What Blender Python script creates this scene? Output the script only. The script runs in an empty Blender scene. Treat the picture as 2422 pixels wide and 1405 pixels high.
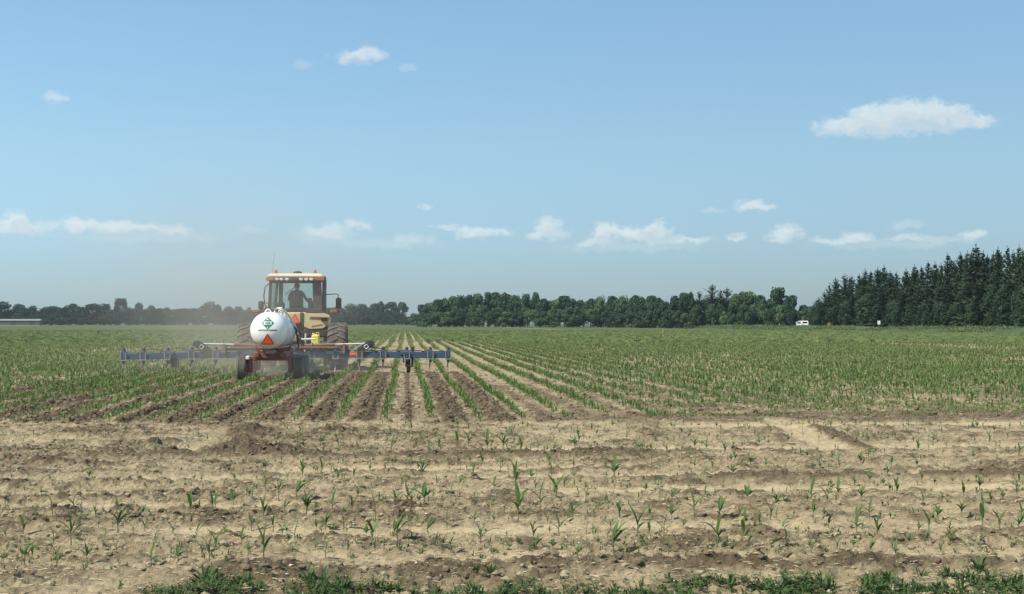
import bpy, math, random
import numpy as np
from mathutils import Vector, Matrix, Euler

S = bpy.context.scene
COL = S.collection
PI = math.pi
R = math.radians
RNG = np.random.default_rng(11)
random.seed(11)

# ------------------------------------------------------------------ camera
PW, PH, F = 2422.0, 1405.0, 3400.0          # photograph size, focal length in its pixels
VPX, HORY = 957.0, 764.0                    # where the crop rows meet, and the horizon
CAM_H = 1.62
PITCH = math.atan((HORY - PH / 2) / F)
YAW = math.atan((PW / 2 - VPX) / F * math.cos(PITCH))
cam_d = bpy.data.cameras.new('camera')
cam = bpy.data.objects.new('camera', cam_d)
COL.objects.link(cam)
cam_d.sensor_width = 36.0
cam_d.lens = 36.0 * F / PW
cam_d.clip_start = 0.1
cam_d.clip_end = 20000
cam.location = (0, 0, CAM_H)
cam.rotation_euler = (PI / 2 + PITCH, 0, -YAW)
S.camera = cam
MC = Euler((PI / 2 + PITCH, 0, -YAW)).to_matrix()

def ray(x, y):
    return (MC @ Vector(((x - PW / 2) / F, (PH / 2 - y) / F, -1.0))).normalized()

def ground_at(x, y):
    d = ray(x, y)
    t = CAM_H / -d.z
    return d.x * t, d.y * t

def at_depth(x, y, Y):
    d = ray(x, y)
    t = Y / d.y
    return d.x * t, Y, CAM_H + d.z * t

# ------------------------------------------------------------------ sun, sky, exposure
SUN_EL = R(49)
SUN_AZ = R(180 + 57)                          # from behind the camera, on its left
to_sun = Vector((math.sin(SUN_AZ) * math.cos(SUN_EL), math.cos(SUN_AZ) * math.cos(SUN_EL), math.sin(SUN_EL)))
sl = bpy.data.lights.new('sun', 'SUN')
sl.energy = 4.8
sl.angle = R(0.53)
sl.color = (1.0, 0.955, 0.86)
sun = bpy.data.objects.new('sun', sl)
COL.objects.link(sun)
sun.rotation_euler = to_sun.to_track_quat('Z', 'Y').to_euler()

W = bpy.data.worlds.new('World')
S.world = W
W.use_nodes = True
wn, wl = W.node_tree.nodes, W.node_tree.links
wn.clear()

def wnode(t, **k):
    n = wn.new(t)
    for a, b in k.items():
        setattr(n, a, b)
    return n

def wmath(op, a, b=None, c=None):
    n = wn.new('ShaderNodeMath')
    n.operation = op
    for i, v in enumerate((a, b, c)):
        if v is None:
            continue
        if isinstance(v, (int, float)):
            n.inputs[i].default_value = v
        else:
            wl.new(v, n.inputs[i])
    return n.outputs[0]

sky = wnode('ShaderNodeTexSky', sky_type='NISHITA')
sky.sun_disc = False
sky.sun_elevation = SUN_EL
sky.sun_rotation = -SUN_AZ                 # the sky node turns the other way round
sky.altitude = 200
sky.air_density = 1.0
sky.dust_density = 0.8
sky.ozone_density = 1.6
tc = wnode('ShaderNodeTexCoord')
sep = wnode('ShaderNodeSeparateXYZ')
wl.new(tc.outputs['Generated'], sep.inputs[0])
az = wmath('ARCTAN2', sep.outputs[0], sep.outputs[1])
el = wmath('ARCSINE', sep.outputs[2])
# tone of the real air: a little greener and softer than the clean model sky
ramp = wnode('ShaderNodeValToRGB')
wl.new(wmath('MULTIPLY', el, 1 / R(30)), ramp.inputs[0])
SKY_TINT = [(0.0, (0.585, 0.76, 1.02)), (0.07, (0.60, 0.77, 1.02)), (0.23, (.84, .985, 1.03)), (0.42, (.97, 1.14, 1.15)), (1.0, (.95, 1.11, 1.13))]
e = ramp.color_ramp.elements
e[0].position, e[0].color = SKY_TINT[0][0], (*SKY_TINT[0][1], 1)
e[1].position, e[1].color = SKY_TINT[-1][0], (*SKY_TINT[-1][1], 1)
for p, c in SKY_TINT[1:-1]:
    q = e.new(p)
    q.color = (*c, 1)
mul = wnode('ShaderNodeMix', data_type='RGBA', blend_type='MULTIPLY')
mul.inputs[0].default_value = 1.0
wl.new(sky.outputs[0], mul.inputs[6])
wl.new(ramp.outputs[0], mul.inputs[7])

# clouds: soft cumulus at their bearings and heights above the horizon (photo x, y, half width, half height, opacity)
BL = [
 (2150, 268, 95, 26, .95), (2060, 285, 75, 24, .8), (1985, 305, 55, 20, .62), (2240, 275, 60, 20, .85), (2300, 290, 45, 14, .75),
 (2130, 300, 150, 24, .62), (2030, 268, 28, 12, .4),
 (870, 128, 42, 14, .72), (830, 138, 46, 16, .55), (960, 160, 26, 8, .22), (712, 156, 20, 12, .2),
 (130, 235, 26, 11, .5), (1004, 492, 15, 9, .5), (1785, 490, 42, 14, .75), (1690, 500, 24, 9, .3), (1060, 538, 40, 5, .4),
 (42, 525, 26, 20, .9), (20, 540, 55, 14, .7), (100, 540, 45, 12, .5), (180, 535, 42, 14, .85), (250, 540, 60, 13, .8), (330, 542, 60, 11, .7),
 (410, 545, 45, 10, .55), (590, 548, 34, 8, .25),
 (775, 548, 50, 17, .65), (845, 533, 30, 12, .6), (770, 562, 70, 14, .3), (975, 568, 50, 12, .35),
 (1130, 552, 44, 14, .8), (1195, 554, 22, 9, .6), (1292, 542, 32, 20, .85), (1300, 556, 44, 12, .55),
 (1435, 550, 32, 20, .9), (1490, 556, 50, 18, .88), (1553, 546, 34, 20, .88), (1410, 572, 40, 12, .6), (1560, 568, 50, 12, .5), (1640, 570, 44, 9, .55),
 (1745, 561, 28, 8, .55), (1865, 552, 32, 16, .75), (1840, 566, 36, 10, .5), (1955, 572, 36, 9, .55), (2025, 564, 34, 12, .7),
 (2140, 561, 40, 9, .5), (2140, 532, 36, 9, .25), (2303, 560, 28, 11, .65), (2230, 570, 60, 10, .25), (1500, 585, 170, 12, .22),
 (340, 560, 170, 14, .25), (900, 578, 130, 12, .2), (2090, 580, 160, 12, .2),
]
dirv = wnode('ShaderNodeVectorMath', operation='NORMALIZE')
wl.new(tc.outputs['Generated'], dirv.inputs[0])
def wnoise(scale, detail, rough=.6, squash=1.0, off=(0, 0, 0)):
    m = wnode('ShaderNodeMapping')
    m.inputs['Scale'].default_value = (1, 1, squash)
    m.inputs['Location'].default_value = off
    wl.new(dirv.outputs[0], m.inputs[0])
    n = wnode('ShaderNodeTexNoise')
    n.inputs['Scale'].default_value = scale
    n.inputs['Detail'].default_value = detail
    n.inputs['Roughness'].default_value = rough
    wl.new(m.outputs[0], n.inputs['Vector'])
    return n
nA = wnoise(85, 6, .60, 1.6)
nB = wnoise(80, 6, .60, 1.6, (3, 5, 1))
nC = wnoise(150, 6, .58, 1.4, (7, 1, 2))
azd = wmath('ADD', az, wmath('MULTIPLY', wmath('SUBTRACT', nA.outputs[0], .5), .022))
eld = wmath('ADD', el, wmath('MULTIPLY', wmath('SUBTRACT', nB.outputs[0], .5), .013))
grp = bpy.data.node_groups.new('cloud_lobe', 'ShaderNodeTree')
for nm in ('az', 'el', 'a0', 'e0', 'iw', 'ih', 'op', 'prev', 'rough'):
    grp.interface.new_socket(nm, in_out='INPUT', socket_type='NodeSocketFloat')
grp.interface.new_socket('out', in_out='OUTPUT', socket_type='NodeSocketFloat')
gi, go = grp.nodes.new('NodeGroupInput'), grp.nodes.new('NodeGroupOutput')
def gm(op, a, b=None, c=None):
    n = grp.nodes.new('ShaderNodeMath')
    n.operation = op
    for i, v in enumerate((a, b, c)):
        if v is None:
            continue
        if isinstance(v, (int, float)):
            n.inputs[i].default_value = v
        else:
            grp.links.new(v, n.inputs[i])
    return n.outputs[0]
u = gm('MULTIPLY', gm('SUBTRACT', gi.outputs[0], gi.outputs[2]), gi.outputs[4])
v = gm('MULTIPLY', gm('SUBTRACT', gi.outputs[1], gi.outputs[3]), gi.outputs[5])
vlow = gm('MULTIPLY', gm('MINIMUM', v, 0), 1.35)
vhigh = gm('MAXIMUM', v, 0)
dd = gm('ADD', gm('MULTIPLY', gm('SUBTRACT', gi.outputs[8], .5), 1.35), gm('SQRT', gm('ADD', gm('MULTIPLY', u, u), gm('ADD', gm('MULTIPLY', vlow, vlow), gm('MULTIPLY', vhigh, vhigh)))))
mr = grp.nodes.new('ShaderNodeMapRange')
mr.interpolation_type = 'SMOOTHSTEP'
grp.links.new(dd, mr.inputs[0])
mr.inputs[1].default_value, mr.inputs[2].default_value = 1.28, 0.28
mr.inputs[3].default_value, mr.inputs[4].default_value = 0, 1
cur = gm('MULTIPLY', mr.outputs[0], gi.outputs[6])
# lobes overlap like veils: 1-(1-a)(1-b)
inv = gm('MULTIPLY', gm('SUBTRACT', 1, cur), gm('SUBTRACT', 1, gi.outputs[7]))
grp.links.new(gm('SUBTRACT', 1, inv), go.inputs[0])
def cloud_cover(az_s, el_s):
    prev = None
    for (x, y, hw, hh, op) in BL:
        d = ray(x, y)
        g = wnode('ShaderNodeGroup')
        g.node_tree = grp
        wl.new(az_s, g.inputs[0])
        wl.new(el_s, g.inputs[1])
        g.inputs[2].default_value = math.atan2(d.x, d.y)
        g.inputs[3].default_value = math.asin(d.z)
        g.inputs[4].default_value = F / (hw * 1.12)
        g.inputs[5].default_value = F / (hh * 1.25)
        g.inputs[6].default_value = op * .9
        wl.new(nC.outputs[0], g.inputs[8])
        if prev is None:
            g.inputs[7].default_value = 0
        else:
            wl.new(prev, g.inputs[7])
        prev = g.outputs[0]
    return prev
prev = cloud_cover(azd, eld)
above = cloud_cover(wmath('SUBTRACT', azd, .0022), wmath('ADD', eld, .0034))   # how much cloud stands between here and the sun
brk = wmath('ADD', .70, wmath('MULTIPLY', nB.outputs[0], .58))
cmask = wmath('MINIMUM', wmath('MULTIPLY', prev, brk), 1.0)
CLOUD_GAIN = 1.0
cmix = wnode('ShaderNodeMix', data_type='RGBA')
wl.new(cmask, cmix.inputs[0])
wl.new(mul.outputs[2], cmix.inputs[6])
cc = wnode('ShaderNodeValToRGB')
wl.new(wmath('SUBTRACT', 1.12, wmath('MULTIPLY', above, .95)), cc.inputs[0])
cc.color_ramp.elements[0].color = (4.6, 5.35, 5.8, 1)
cc.color_ramp.elements[1].color = (6.2, 6.8, 6.9, 1)
cc.color_ramp.elements[0].position = .1
wl.new(cc.outputs[0], cmix.inputs[7])
bg = wnode('ShaderNodeBackground')
bg.inputs[1].default_value = 0.10
wl.new(cmix.outputs[2], bg.inputs[0])
wo = wnode('ShaderNodeOutputWorld')
wl.new(bg.outputs[0], wo.inputs[0])

S.view_settings.view_transform = 'Standard'
S.view_settings.look = 'None'
S.view_settings.exposure = 0.38
S.view_settings.gamma = 1.0
S.view_settings.use_curve_mapping = False
S.render.engine = 'CYCLES'
cy = S.cycles
cy.use_denoising = True
cy.max_bounces = 6
cy.diffuse_bounces = 2
cy.glossy_bounces = 2
cy.transmission_bounces = 4
cy.transparent_max_bounces = 12
cy.volume_bounces = 1
cy.use_adaptive_sampling = True
cy.adaptive_threshold = 0.012

# ------------------------------------------------------------------ naming helpers
def tag(o, label=None, cat=None, group=None, kind=None):
    if label: o['label'] = label
    if cat: o['category'] = cat
    if group: o['group'] = group
    if kind: o['kind'] = kind
    return o

def empty(name, loc, rz=0.0):
    o = bpy.data.objects.new(name, None)
    o.empty_display_size = .1
    COL.objects.link(o)
    o.location = loc
    o.rotation_euler = (0, 0, rz)
    return o

def link_mesh(name, me, parent=None, loc=None):
    o = bpy.data.objects.new(name, me)
    COL.objects.link(o)
    if parent: o.parent = parent
    if loc is not None: o.location = loc
    return o

def mesh_np(name, V, Fc, mat=None, smooth=False, attrs=None):
    V = np.asarray(V, np.float32)
    Fc = np.asarray(Fc, np.int32)
    k = Fc.shape[1]
    me = bpy.data.meshes.new(name)
    me.vertices.add(len(V))
    me.vertices.foreach_set('co', V.ravel())
    me.loops.add(Fc.size)
    me.loops.foreach_set('vertex_index', Fc.ravel())
    me.polygons.add(len(Fc))
    me.polygons.foreach_set('loop_start', np.arange(0, Fc.size, k, dtype=np.int32))
    me.polygons.foreach_set('loop_total', np.full(len(Fc), k, np.int32))
    me.polygons.foreach_set('use_smooth', np.full(len(Fc), smooth, bool))
    me.update(calc_edges=True)
    if attrs:
        for an, av in attrs.items():
            at = me.attributes.new(an, 'FLOAT', 'POINT')
            at.data.foreach_set('value', np.asarray(av, np.float32))
    if mat: me.materials.append(mat)
    return me

# ------------------------------------------------------------------ noise for terrain and scatter
def _hash(ix, iy, s):
    h = (ix.astype(np.int64) * 374761393 + iy.astype(np.int64) * 668265263 + s * 1442695041) & 0xffffffff
    h = ((h ^ (h >> 13)) * 1274126177) & 0xffffffff
    h = ((h ^ (h >> 16)) * 2246822519) & 0xffffffff
    return ((h ^ (h >> 15)) & 0xffffff) / float(0xffffff)

def vnoise(x, y, s=0):
    ix, iy = np.floor(x), np.floor(y)
    fx, fy = x - ix, y - iy
    fx = fx * fx * (3 - 2 * fx)
    fy = fy * fy * (3 - 2 * fy)
    a = _hash(ix, iy, s); b = _hash(ix + 1, iy, s); c = _hash(ix, iy + 1, s); d = _hash(ix + 1, iy + 1, s)
    return (a * (1 - fx) + b * fx) * (1 - fy) + (c * (1 - fx) + d * fx) * fy

def fbm(x, y, s=0, o=4, g=.5):
    t, a, n = 0, 1, 0
    for i in range(o):
        t = t + a * vnoise(x * 2 ** i + i * 17.3, y * 2 ** i - i * 9.1, s + i)
        n += a
        a *= g
    return t / n

def sstep(a, b, x):
    t = np.clip((x - a) / (b - a), 0, 1)
    return t * t * (3 - 2 * t)

# ------------------------------------------------------------------ materials
def new_mat(name):
    m = bpy.data.materials.new(name)
    m.use_nodes = True
    nt = m.node_tree
    return m, nt, nt.nodes['Principled BSDF']

def paint(name, col, rough=.5, metal=0.0, dirt=0.0, dirt_col=(.23, .18, .12), scale=6.0, spec=.5, var=.0, coat=0.0):
    """Base colour with uneven dust or wear broken up by noise."""
    m, nt, b = new_mat(name)
    b.inputs['Roughness'].default_value = rough
    b.inputs['Metallic'].default_value = metal
    b.inputs['Specular IOR Level'].default_value = spec
    b.inputs['Coat Weight'].default_value = coat
    tcn = nt.nodes.new('ShaderNodeTexCoord')
    n = nt.nodes.new('ShaderNodeTexNoise')
    n.inputs['Scale'].default_value = scale
    n.inputs['Detail'].default_value = 6
    n.inputs['Roughness'].default_value = .65
    nt.links.new(tcn.outputs['Object'], n.inputs['Vector'])
    r = nt.nodes.new('ShaderNodeMapRange')
    r.inputs[1].default_value, r.inputs[2].default_value = .35, .75
    r.inputs[3].default_value, r.inputs[4].default_value = dirt * .35, dirt
    nt.links.new(n.outputs[0], r.inputs[0])
    mx = nt.nodes.new('ShaderNodeMix')
    mx.data_type = 'RGBA'
    nt.links.new(r.outputs[0], mx.inputs[0])
    mx.inputs[6].default_value = (*col, 1)
    mx.inputs[7].default_value = (*dirt_col, 1)
    nt.links.new(mx.outputs[2], b.inputs['Base Color'])
    r2 = nt.nodes.new('ShaderNodeMapRange')
    r2.inputs[3].default_value, r2.inputs[4].default_value = rough, min(1, rough + .3)
    nt.links.new(n.outputs[0], r2.inputs[0])
    nt.links.new(r2.outputs[0], b.inputs['Roughness'])
    return m

def leafy(name, c1, c2, scale=.6, trans=.25, rough=.55):
    """Foliage: two greens mixed clump by clump, some light passing through."""
    m, nt, b = new_mat(name)
    tcn = nt.nodes.new('ShaderNodeTexCoord')
    n = nt.nodes.new('ShaderNodeTexNoise')
    n.inputs['Scale'].default_value = scale
    n.inputs['Detail'].default_value = 3
    nt.links.new(tcn.outputs['Object'], n.inputs['Vector'])
    oi = nt.nodes.new('ShaderNodeObjectInfo')
    ad = nt.nodes.new('ShaderNodeMath'); ad.operation = 'MULTIPLY_ADD'
    nt.links.new(oi.outputs['Random'], ad.inputs[0]); ad.inputs[1].default_value = .5
    nt.links.new(n.outputs[0], ad.inputs[2])
    r = nt.nodes.new('ShaderNodeMapRange')
    r.inputs[1].default_value, r.inputs[2].default_value = .40, 1.0
    nt.links.new(ad.outputs[0], r.inputs[0])
    mx = nt.nodes.new('ShaderNodeMix'); mx.data_type = 'RGBA'
    nt.links.new(r.outputs[0], mx.inputs[0])
    mx.inputs[6].default_value = (*c1, 1)
    mx.inputs[7].default_value = (*c2, 1)
    nt.links.new(mx.outputs[2], b.inputs['Base Color'])
    b.inputs['Roughness'].default_value = rough
    b.inputs['Specular IOR Level'].default_value = .25
    tr = nt.nodes.new('ShaderNodeBsdfTranslucent')
    nt.links.new(mx.outputs[2], tr.inputs[0])
    ms = nt.nodes.new('ShaderNodeMixShader')
    ms.inputs[0].default_value = trans
    nt.links.new(b.outputs[0], ms.inputs[1]); nt.links.new(tr.outputs[0], ms.inputs[2])
    nt.links.new(ms.outputs[0], nt.nodes['Material Output'].inputs[0])
    return m

M = {}
M['corn'] = leafy('corn_leaf', (.105, .170, .046), (.155, .230, .070), 2.5, .3, .45)
M['corn_near'] = leafy('headland_corn_leaf', (.070, .132, .034), (.115, .185, .052), 2.5, .3, .45)
M['corn_far'] = leafy('corn_leaf_far', (.130, .182, .055), (.185, .235, .088), .25, .3, .6)
M['weed'] = leafy('weed_leaf', (.062, .108, .032), (.110, .160, .052), 2.0, .3)
M['stem'] = paint('corn_stem', (.10, .13, .05), .6, dirt=.3)
M['hard_a'] = leafy('oak_foliage', (.026, .060, .028), (.058, .106, .046), .22, .15)
M['hard_b'] = leafy('maple_foliage', (.040, .082, .033), (.098, .155, .060), .22, .15)
M['hard_d'] = leafy('shaded_far_foliage', (.010, .024, .013), (.022, .044, .023), .22, .1)  # darker copy of the tree greens, the far wood's shade put into the colour
M['hard_c'] = leafy('dark_foliage', (.018, .042, .020), (.038, .074, .034), .22, .12)
M['fir'] = leafy('spruce_foliage', (.024, .054, .023), (.056, .098, .038), .3, .08)
M['pine'] = leafy('pine_foliage', (.026, .058, .023), (.060, .104, .038), .3, .08)
M['bush'] = leafy('bush_foliage', (.060, .105, .030), (.11, .16, .05), .5, .2)
M['grass'] = leafy('verge_grass', (.075, .125, .038), (.15, .19, .075), .15, .25)
M['bark'] = paint('bark', (.11, .085, .065), .9, dirt=.5, dirt_col=(.06, .05, .04), scale=3)
M['straw'] = paint('straw', (.50, .40, .24), .8, dirt=.5, dirt_col=(.28, .2, .12), scale=3)
M['stone'] = paint('stone', (.55, .50, .43), .8, dirt=.4, scale=8)
M['flower'] = paint('petal', (.75, .74, .68), .7)
M['white'] = paint('white_tank_paint', (.80, .80, .77), .32, dirt=.16, dirt_col=(.42, .36, .28), scale=3.5, coat=.3)
M['white2'] = paint('white_painted_pipe', (.74, .73, .68), .45, dirt=.3)
M['red'] = paint('red_frame_paint', (.17, .014, .018), .45, dirt=.42, scale=5)
M['blue'] = paint('blue_bar_paint', (.014, .056, .120), .42, dirt=.26, dirt_col=(.16, .15, .13), scale=4)
M['rust'] = paint('rusty_steel', (.18, .10, .07), .75, dirt=.5, dirt_col=(.30, .22, .15), scale=8)
M['steel'] = paint('worn_steel', (.34, .32, .28), .45, .5, dirt=.5, scale=8)
M['dark'] = paint('black_iron', (.020, .021, .024), .5, dirt=.35, dirt_col=(.13, .11, .085), scale=7)
M['rubber'] = paint('tyre_rubber', (.030, .030, .030), .8, dirt=.75, dirt_col=(.20, .165, .12), scale=5)
M['lug'] = paint('dusty_lug_rubber', (.05, .047, .043), .85, dirt=.85, dirt_col=(.26, .22, .165), scale=5)
M['cream'] = paint('cream_yellow_paint', (.66, .50, .24), .4, dirt=.35, dirt_col=(.42, .33, .22), scale=3, coat=.2)
M['roofc'] = paint('cream_roof_paint', (.72, .62, .42), .45, dirt=.3, scale=3)
M['orange'] = paint('red_orange_lens', (.50, .10, .05), .35, dirt=.35)
M['redlens'] = paint('red_lens', (.36, .05, .04), .35, dirt=.4)
M['smv'] = paint('fluorescent_orange_sheet', (.95, .13, .045), .45, dirt=.06)
M['smvb'] = paint('dark_red_border', (.42, .02, .02), .4, dirt=.1)
M['green'] = paint('green_placard', (.012, .21, .12), .45, dirt=.08)
M['placw'] = paint('placard_white', (.82, .84, .80), .5)
M['ink'] = paint('faded_ink', (.06, .12, .11), .6)
M['brown'] = paint('brown_decal', (.13, .055, .03), .5, dirt=.2)
M['yellow'] = paint('yellow_plastic', (.78, .64, .10), .5, dirt=.12)
M['lens'] = paint('lamp_glass', (.72, .71, .64), .2, dirt=.25)
M['seat'] = paint('black_seat_cloth', (.025, .027, .03), .85, dirt=.2)
M['shirt'] = paint('dark_plaid_shirt', (.05, .055, .075), .9, dirt=.4, dirt_col=(.10, .10, .12), scale=25)
M['skin'] = paint('skin', (.42, .25, .18), .6)
M['hair'] = paint('dark_cap', (.03, .03, .035), .8)
M['jeans'] = paint('jeans', (.04, .06, .11), .9)
M['vanw'] = paint('white_car_paint', (.82, .82, .80), .25, dirt=.08, coat=.5)
M['vang'] = paint('dark_car_glass', (.012, .014, .016), .12)
M['sign_w'] = paint('white_sign_sheet', (.80, .80, .78), .5)
M['sign_o'] = paint('orange_sign_sheet', (.36, .16, .05), .5)
M['wood'] = paint('grey_pole_wood', (.26, .22, .18), .9, dirt=.4)
M['asphalt'] = paint('asphalt', (.052, .052, .052), .9, dirt=.3, dirt_col=(.12, .11, .10), scale=1.5)
M['line'] = paint('road_line', (.75, .74, .70), .7)
M['shedr'] = paint('grey_metal_roof', (.21, .24, .235), .6, dirt=.3, scale=.6)
M['shedw'] = paint('dull_shed_wall', (.05, .07, .07), .8, dirt=.3, scale=.6)

g, nt, b = new_mat('cab_glass')
gl = nt.nodes.new('ShaderNodeBsdfGlossy'); gl.inputs['Roughness'].default_value = .03
gl.inputs['Color'].default_value = (.9, .95, .95, 1)
tr = nt.nodes.new('ShaderNodeBsdfTransparent'); tr.inputs[0].default_value = (.80, .90, .87, 1)
fr = nt.nodes.new('ShaderNodeFresnel'); fr.inputs[0].default_value = 1.5
ms = nt.nodes.new('ShaderNodeMixShader')
nt.links.new(fr.outputs[0], ms.inputs[0]); nt.links.new(tr.outputs[0], ms.inputs[1]); nt.links.new(gl.outputs[0], ms.inputs[2])
df = nt.nodes.new('ShaderNodeBsdfDiffuse'); df.inputs[0].default_value = (.45, .42, .35, 1)     # dust film
ms2 = nt.nodes.new('ShaderNodeMixShader'); ms2.inputs[0].default_value = .05
nt.links.new(ms.outputs[0], ms2.inputs[1]); nt.links.new(df.outputs[0], ms2.inputs[2])
nt.links.new(ms2.outputs[0], nt.nodes['Material Output'].inputs[0])
M['glass'] = g

# ------------------------------------------------------------------ the field: one worked sheet of soil from the verge to the woods
ROW = 0.762
ROW0 = -0.31                                   # a corn row runs here, the others every 0.762 m
SHANK0 = ROW0 + ROW / 2
TILL_L, TILL_R, BAR_Y = -9.35, 1.85, 46.7      # soil opened behind the toolbar
def edge_of_rows(X):                           # where the lengthwise rows begin
    return 23.3 + (.5 + 3.2 * sstep(2.5, 5, X) + 2.0 * sstep(-6, -9, X)) * (fbm(X * .35, X * 0 + 3.1, 5, 3) - .45) - np.clip(X, -30, 0) * .02

# side-to-side bands of thrown up clods in the headland: distance, half width, x from, x to, height, darkness
BANDS = [(17.3, .42, -4.3, 3.2, .055, .62), (16.2, .25, -2.5, 12, .03, .35), (14.45, .15, 2.6, 12, .10, .95), (14.5, .28, -12, 2.4, .03, .42),
         (19.6, .5, -12, 2.5, .04, .45), (18.2, .5, -12, -2.2, .045, .42), (15.3, .5, -12, -2.2, .05, .4), (13.2, .45, -12, -1.9, .045, .42), (11.95, .4, -12, -2.2, .03, .3),
         (10.35, .25, -12, 12, .02, .30), (9.25, .30, -12, 12, .045, .58), (21.2, .35, 1.5, 14, .02, .28), (12.6, .2, -2.0, 12, .015, .22), (20.6, .25, -5.2, -3.0, .06, .5)]
# smooth pale tracks pressed by tyres
TRACKS = [(16.9 - .95, .16, -1.5, 12), (15.05, .2, -12, 12), (13.85, .22, .5, 12), (14.0, .2, -3.4, -1.5), (18.45, .3, 0, 14), (11.25, .22, -2, 12), (9.85, .2, -12, 12), (22.4, .4, 4, 14), (12.9, .2, -3.2, -1.0)]

def soil(X, Y):
    """height, darkness (fresh moist soil), roughness for points of the field"""
    eY = edge_of_rows(X)
    infield = sstep(-.25, .35, Y - eY)
    fade = 1 / (1 + (Y / 90.0) ** 2)
    n1 = fbm(X * .9, Y * .9, 1, 3) - .5
    n2 = fbm(X * 4.5, Y * 4.0, 7, 3) - .5
    n3 = fbm(X * 15, Y * 13, 13, 3) - .5
    n3r = 1 - np.abs(2 * fbm(X * 11, Y * 9, 19, 3) - 1)
    warp = (fbm(X * .5, Y * .5, 31, 3) - .5)
    w2 = (fbm(X * 1.6, Y * 1.6, 37, 3) - .5)
    mott = fbm(X * 1.1 + 5, Y * .8, 43, 4)
    dark = .20 + .16 * sstep(.40, .66, mott) * (.55 + .45 * sstep(3, -3, X)) + .30 * sstep(.0, .2, n2)
    rough = .80 + .55 * sstep(.42, .60, mott) * (.7 + .3 * sstep(3, -3, X))
    h = .05 * n1 + .022 * n2
    # furrows between the rows
    k = (X - SHANK0 + .012 * w2) / ROW
    dx = (k - np.round(k)) * ROW
    till = sstep(TILL_L - .2, TILL_L + .1, X) * (1 - sstep(TILL_R - .1, TILL_R + .3, X)) * (1 - sstep(BAR_Y - .4, BAR_Y + .1, Y)) * infield
    wob = .235 + .09 * w2
    fur = np.exp(-(dx / wob) ** 2 * 1.0)
    slot = np.exp(-((dx) / .045) ** 2)
    vary = .65 + .9 * (fbm(X * .7 + 9, Y * .22, 41, 3) - .25)
    quiet = (np.round(k) == 0) * 1.0           # one gap the shank only slit open
    fur = fur * (1 - .62 * quiet) + .6 * quiet * slot
    dark = np.maximum(dark, till * np.clip(fur * 1.5 * vary, 0, 1) * (.92 + .5 * n2))
    h = h + till * (.045 * fur - .055 * slot) * vary
    rough = np.maximum(rough, till * (.6 + fur * 1.9))
    # wheel marks of the tank wagon, dark and straight
    for wx in (-4.44, -2.92):
        wm = np.exp(-((X - wx) / .11) ** 2) * (1 - sstep(39, 39.6, Y)) * infield
        dark = np.maximum(dark, .85 * wm); h = h - .03 * wm; rough = rough * (1 - .6 * wm)
    # ground stirred on an earlier pass to the right, and the torn edge of the rows
    pass2 = sstep(1.9, 2.4, X) * (1 - sstep(7.5, 10.5, X + 4 * warp)) * infield * (1 - sstep(34, 44, Y))
    torn = infield * (1 - sstep(1.6, 4.2, (Y - eY) + 3 * warp)) * sstep(1.5, 3.0, X)
    both = np.maximum(pass2 * (.25 + .75 * fur), torn)
    dark = np.maximum(dark, both * (.55 + .5 * n2 + .3 * w2))
    rough = np.maximum(rough, both * .95)
    h = h + both * .02
    # head of the bare wheel track that runs up the right of the field
    head = 1 - infield
    for (by, bw, x0, x1, bh, bd) in BANDS:
        yy = by + .35 * warp + .12 * w2 + .01 * X
        m = np.exp(-((Y - yy) / bw) ** 2) * sstep(x0 - .8, x0 + .8, X) * (1 - sstep(x1 - .8, x1 + .8, X)) * head
        m = m * np.clip(.45 + 1.5 * (fbm(X * .8, Y * 2.0, 51, 3) - .2), 0, 1.2)
        dark = np.maximum(dark, m * (bd if bd > .55 else bd * .65) * (1 + 1.0 * n2)); rough = np.maximum(rough, m * 1.15); h = h + m * bh
    for (by, bw, x0, x1) in TRACKS:
        yy = by + .25 * warp
        m = np.exp(-((Y - yy) / bw) ** 4) * sstep(x0 - .3, x0 + .3, X) * (1 - sstep(x1 - .3, x1 + .3, X)) * head
        m = m * np.clip(3.0 * (fbm(X * .3, Y * .5, 57, 2) - .2), 0, 1)
        dark = dark * (1 - .85 * m); rough = rough * (1 - .75 * m)
        h = h - .012 * m + m * .004 * np.sin((Y - yy) * 42 + 2 * w2) * 2
    # slanting wheel track right of the middle and a curved tyre print on the left
    sx = 5.55 - (Y - 20.5) * -.55
    t = (X - (5.65 + (Y - 19.3) * .11)) / .24
    m = np.exp(-t ** 4) * sstep(17.5, 18.4, Y) * (1 - sstep(23.2, 24.2, Y))
    dark = dark * (1 - m) + .0 * m; rough = rough * (1 - .7 * m); h = h - .02 * m
    t = (X - (6.06 + (Y - 19.3) * .11)) / .13
    m = np.exp(-t ** 2) * sstep(17.3, 18, Y) * (1 - sstep(21.6, 22.8, Y))
    dark = np.maximum(dark, .85 * m); rough = np.maximum(rough, m); h = h + .03 * m
    rr = np.sqrt((X + 1.9) ** 2 + ((Y - 19.0) * .55) ** 2)
    ang = np.arctan2((Y - 19.0) * .55, X + 1.9)
    m = np.exp(-((rr - .95) / .17) ** 4) * sstep(1.9, 2.3, np.abs(ang))
    h = h - .03 * m + m * .012 * np.sin(rr * 95); rough = rough * (1 - .85 * m); dark = dark * (1 - .6 * m)
    for (mx_, my_, rx_, ry_, mh_) in ((-2.05, 18.1, .50, .75, .09), (-2.2, 20.9, .45, .55, .07), (-3.2, 18.6, .14, .35, .09), (-1.5, 17.6, .8, .4, .04), (-.98, 21.3, .5, .22, .05)):
        m = np.exp(-((X - mx_) / rx_) ** 2 - ((Y - my_) / ry_) ** 2) * np.clip(.4 + 2 * vnoise(X * 5, Y * 3, 71), 0, 1.3)
        h = h + mh_ * m; dark = np.maximum(dark, .85 * m); rough = np.maximum(rough, 1.5 * m)
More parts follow.
